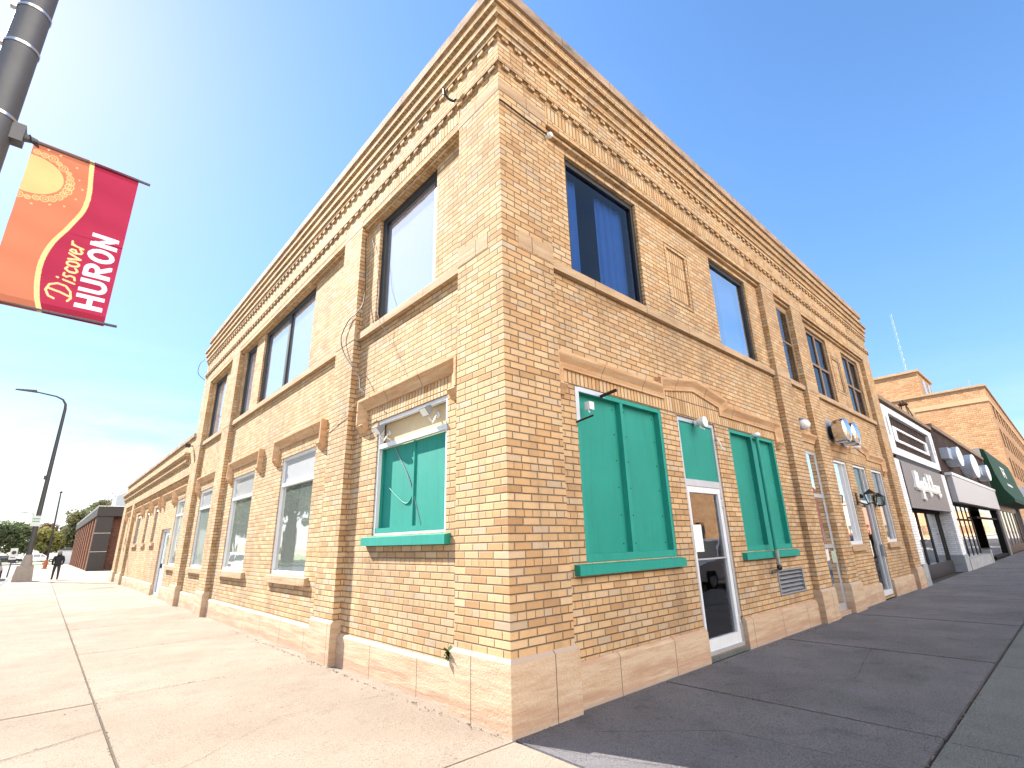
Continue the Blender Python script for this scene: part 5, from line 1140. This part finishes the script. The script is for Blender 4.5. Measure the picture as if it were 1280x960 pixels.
q = MB(); q.box(66.42, 138, -.07, 40, 14.3, 14.75); link('string_course', q, mat_plain('pale_orange_stone', (.52, .32, .18), .8), Tb)
q = MB(); q.box(66.8, 74.5, 5.05, 14, 15.9, 18.9); ph = link('penthouse', q, obk, Tb)
q = MB(); q.box(66.6, 74.8, 4.85, 14.2, 18.9, 19.15); link('coping', q, M['stone_trim'], ph)
q = MB(); q.box(69.0, 70.6, 5.0, 5.06, 16.4, 18.4); q.box(72.0, 73.2, 5.0, 5.06, 16.2, 18.4); link('window', q, M['alu'], ph)
q = MB(); q.box(67.5, 67.8, 1.8, 2.0, 16.1, 16.6); q.tube([(67.6, 1.0, 16.1), (67.6, 1.0, 17.0)], .05, 6); link('roof_vent', q, M['grey_paint'], Tb)
q = MB(); q.box(66.8, 92, -.9, .0, 4.3, 5.5); link('canopy', q, M['globe'], Tb)
t = thing('radio_mast', 'thin lattice radio mast far behind the tall brick building', 'mast', (145.3, 16.6, 0))
q = MB()
for k in range(3):
    a = R_(120 * k); q.tube([(145.3 + .26 * math.cos(a), 16.6 + .26 * math.sin(a), 0), (145.3 + .22 * math.cos(a), 16.6 + .22 * math.sin(a), 54)], .02, 5)
for i in range(60):
    z = 20 + i * .57; k = i % 3; a, b = R_(120 * k), R_(120 * (k + 1)); q.tube([(145.3 + .24 * math.cos(a), 16.6 + .24 * math.sin(a), z), (145.3 + .24 * math.cos(b), 16.6 + .24 * math.sin(b), z + .57)], .012, 4)
link('lattice', q, M['alu'], t)
# buildings across the main street (seen only in the glass)
peach = mat_plain('peach_stucco', (.62, .47, .36), .9, 0, .12, .6)
for x0, x1, hh, mt, lab in ((-14, 26, 8.5, peach, 'peach rendered building across the main street'), (26.1, 52, 7.2, obk, 'tan brick building across the main street'), (52.1, 90, 8.0, bk, 'brown brick building across the main street'), (90.1, 150, 6.5, peach, 'long peach building farther down the main street'), (150.1, 270, 7.5, obk, 'long tan brick building at the far end of the main street')):
    t = thing('opposite_building', lab, 'building', (x0, -22, 0), 'buildings across the main street')
    hs = [(x0 + 1.5 + i * 4, x0 + 4.2 + i * 4, .7, 3.0, .2) for i in range(int((x1 - x0 - 3) // 4))]
    q = MB(); wall(q, lambda s, z, d: (s, -22 + d, z), x0, x1, 0, hh, 0, hs); q.box(x0, x1, -34, -22.5, 0, hh - .3); link('wall', q, mt, t)
    for h_ in hs: q = MB(); q.box(h_[0], h_[1], -22.2, -22.15, h_[2], h_[3]); link('window', q, wg, t)
    q = MB(); q.box(x0, x1, -22.3, -21.9, hh, hh + .2); link('coping', q, capm, t)
# ================================================================== SKY, SUN, CAMERA
SUN_AZ, SUN_EL = 111.0, 40.0
w = bpy.data.worlds.new('World'); scene.world = w; w.use_nodes = True
nt = NT(w.node_tree); nt.n.clear()
wo = nt.n.new('ShaderNodeOutputWorld')
sky = nt.node('ShaderNodeTexSky', sky_type='NISHITA'); sky.sun_disc = False
sky.sun_elevation = R_(SUN_EL); sky.sun_rotation = R_(90 - SUN_AZ); sky.altitude = 300; sky.air_density = 1.0; sky.dust_density = 0.45; sky.ozone_density = 2.5
tc = nt.node('ShaderNodeTexCoord').outputs['Generated']
sep = nt.node('ShaderNodeSeparateXYZ', {0: tc})
zc = nt.m('MAXIMUM', sep.outputs[2], 0.04)
cv = nt.comb(nt.m('DIVIDE', sep.outputs[0], zc), nt.m('DIVIDE', sep.outputs[1], zc), 0)
mp = nt.node('ShaderNodeMapping', {'Vector': cv, 'Rotation': (0, 0, R_(25)), 'Scale': (0.22, 0.6, 1)})
n1 = nt.noise(mp.outputs[0], 1.1, 7, 0.6)
n2 = nt.noise(mp.outputs[0], 0.35, 3, 0.5)
cl = nt.m('MULTIPLY', nt.ramp(n1, [(0.46, 0.0), (0.8, 0.75)]), nt.ramp(n2, [(0.4, 0.0), (0.62, 1.0)]))
lowf = nt.node('ShaderNodeMapRange', {0: sep.outputs[2], 1: 0.04, 2: 0.27, 3: 1.0, 4: 0.0}).outputs[0]
n3 = nt.noise(nt.comb(nt.m('MULTIPLY', sep.outputs[0], 2.0), nt.m('MULTIPLY', sep.outputs[1], 2.0), nt.m('MULTIPLY', sep.outputs[2], 9.0)), 1.6, 6, 0.6)
bank = nt.m('MULTIPLY', nt.ramp(n3, [(0.36, 0.0), (0.55, 0.85)]), lowf)
west = nt.node('ShaderNodeMapRange', {0: sep.outputs[0], 1: 0.5, 2: 0.1, 3: 0.25, 4: 1.0}).outputs[0]
cm = nt.m('MAXIMUM', nt.m('MULTIPLY', cl, 0.7), nt.m('MULTIPLY', bank, west), clamp=True)
hs = nt.node('ShaderNodeHueSaturation', {'Saturation': 1.15, 'Value': 1.0, 'Color': sky.outputs[0]})
lum = nt.node('ShaderNodeRGBToBW', {0: hs.outputs[0]}).outputs[0]
kf = nt.m('DIVIDE', 1.0, nt.m('MULTIPLY_ADD', nt.m('MAXIMUM', nt.m('SUBTRACT', lum, 1.3), 0.0), 0.21, 1.0))
soft = nt.mix(1.0, hs.outputs[0], nt.comb(kf, kf, kf), 'MULTIPLY')
skyc = nt.mix(cm, soft, (4.3, 4.4, 4.5))
# bright cloud bank added out of view to the south, lifts the shaded facade
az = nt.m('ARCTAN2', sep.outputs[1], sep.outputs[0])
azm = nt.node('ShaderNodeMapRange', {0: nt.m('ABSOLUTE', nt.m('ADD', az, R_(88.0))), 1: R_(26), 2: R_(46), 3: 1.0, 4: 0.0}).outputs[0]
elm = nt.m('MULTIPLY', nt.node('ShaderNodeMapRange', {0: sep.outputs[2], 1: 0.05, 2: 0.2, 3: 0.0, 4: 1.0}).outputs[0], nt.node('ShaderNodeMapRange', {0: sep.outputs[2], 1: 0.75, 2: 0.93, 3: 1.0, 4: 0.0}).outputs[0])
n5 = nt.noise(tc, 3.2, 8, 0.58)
fill_cloud = nt.m('MULTIPLY', nt.m('MULTIPLY', azm, elm), nt.ramp(n5, [(0.36, 0.0), (0.5, 1.0)]), clamp=True)
skyc = nt.mix(fill_cloud, skyc, (21.0, 19.8, 18.2))
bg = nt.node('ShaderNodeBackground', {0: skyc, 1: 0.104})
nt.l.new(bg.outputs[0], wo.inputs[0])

sd = bpy.data.lights.new('sun', 'SUN'); sd.energy = 4.9; sd.angle = R_(0.5); sd.color = (1.0, 0.95, 0.87)
so = bpy.data.objects.new('sun', sd); COL.objects.link(so)
sv = Vector((math.cos(R_(SUN_EL)) * math.cos(R_(SUN_AZ)), math.cos(R_(SUN_EL)) * math.sin(R_(SUN_AZ)), math.sin(R_(SUN_EL))))
so.rotation_euler = sv.to_track_quat('Z', 'Y').to_euler(); so.location = (0, 0, 30)

cd = bpy.data.cameras.new('camera'); cam = bpy.data.objects.new('camera', cd); COL.objects.link(cam)
cd.sensor_fit = 'HORIZONTAL'; cd.sensor_width = 36.0; cd.lens = 621.03 / 1280 * 36.0; cd.clip_start = 0.05; cd.clip_end = 3000
rx = Vector((0.7441001, -0.66761473, -0.02460942)); uy = Vector((-0.1852255, -0.24155831, 0.95254454)); fwv = Vector((0.64187737, 0.70423019, 0.30340283))
m3 = Matrix((rx, uy, -fwv)).transposed()
cam.matrix_world = Matrix.Translation((-3.28661853, -3.71556134, 1.6)) @ m3.to_4x4()
scene.camera = cam
vs = scene.view_settings; vs.view_transform = 'Standard'; vs.look = 'None'; vs.exposure = 1.78; vs.gamma = 1.0; vs.use_curve_mapping = False
scene.render.engine = 'CYCLES'
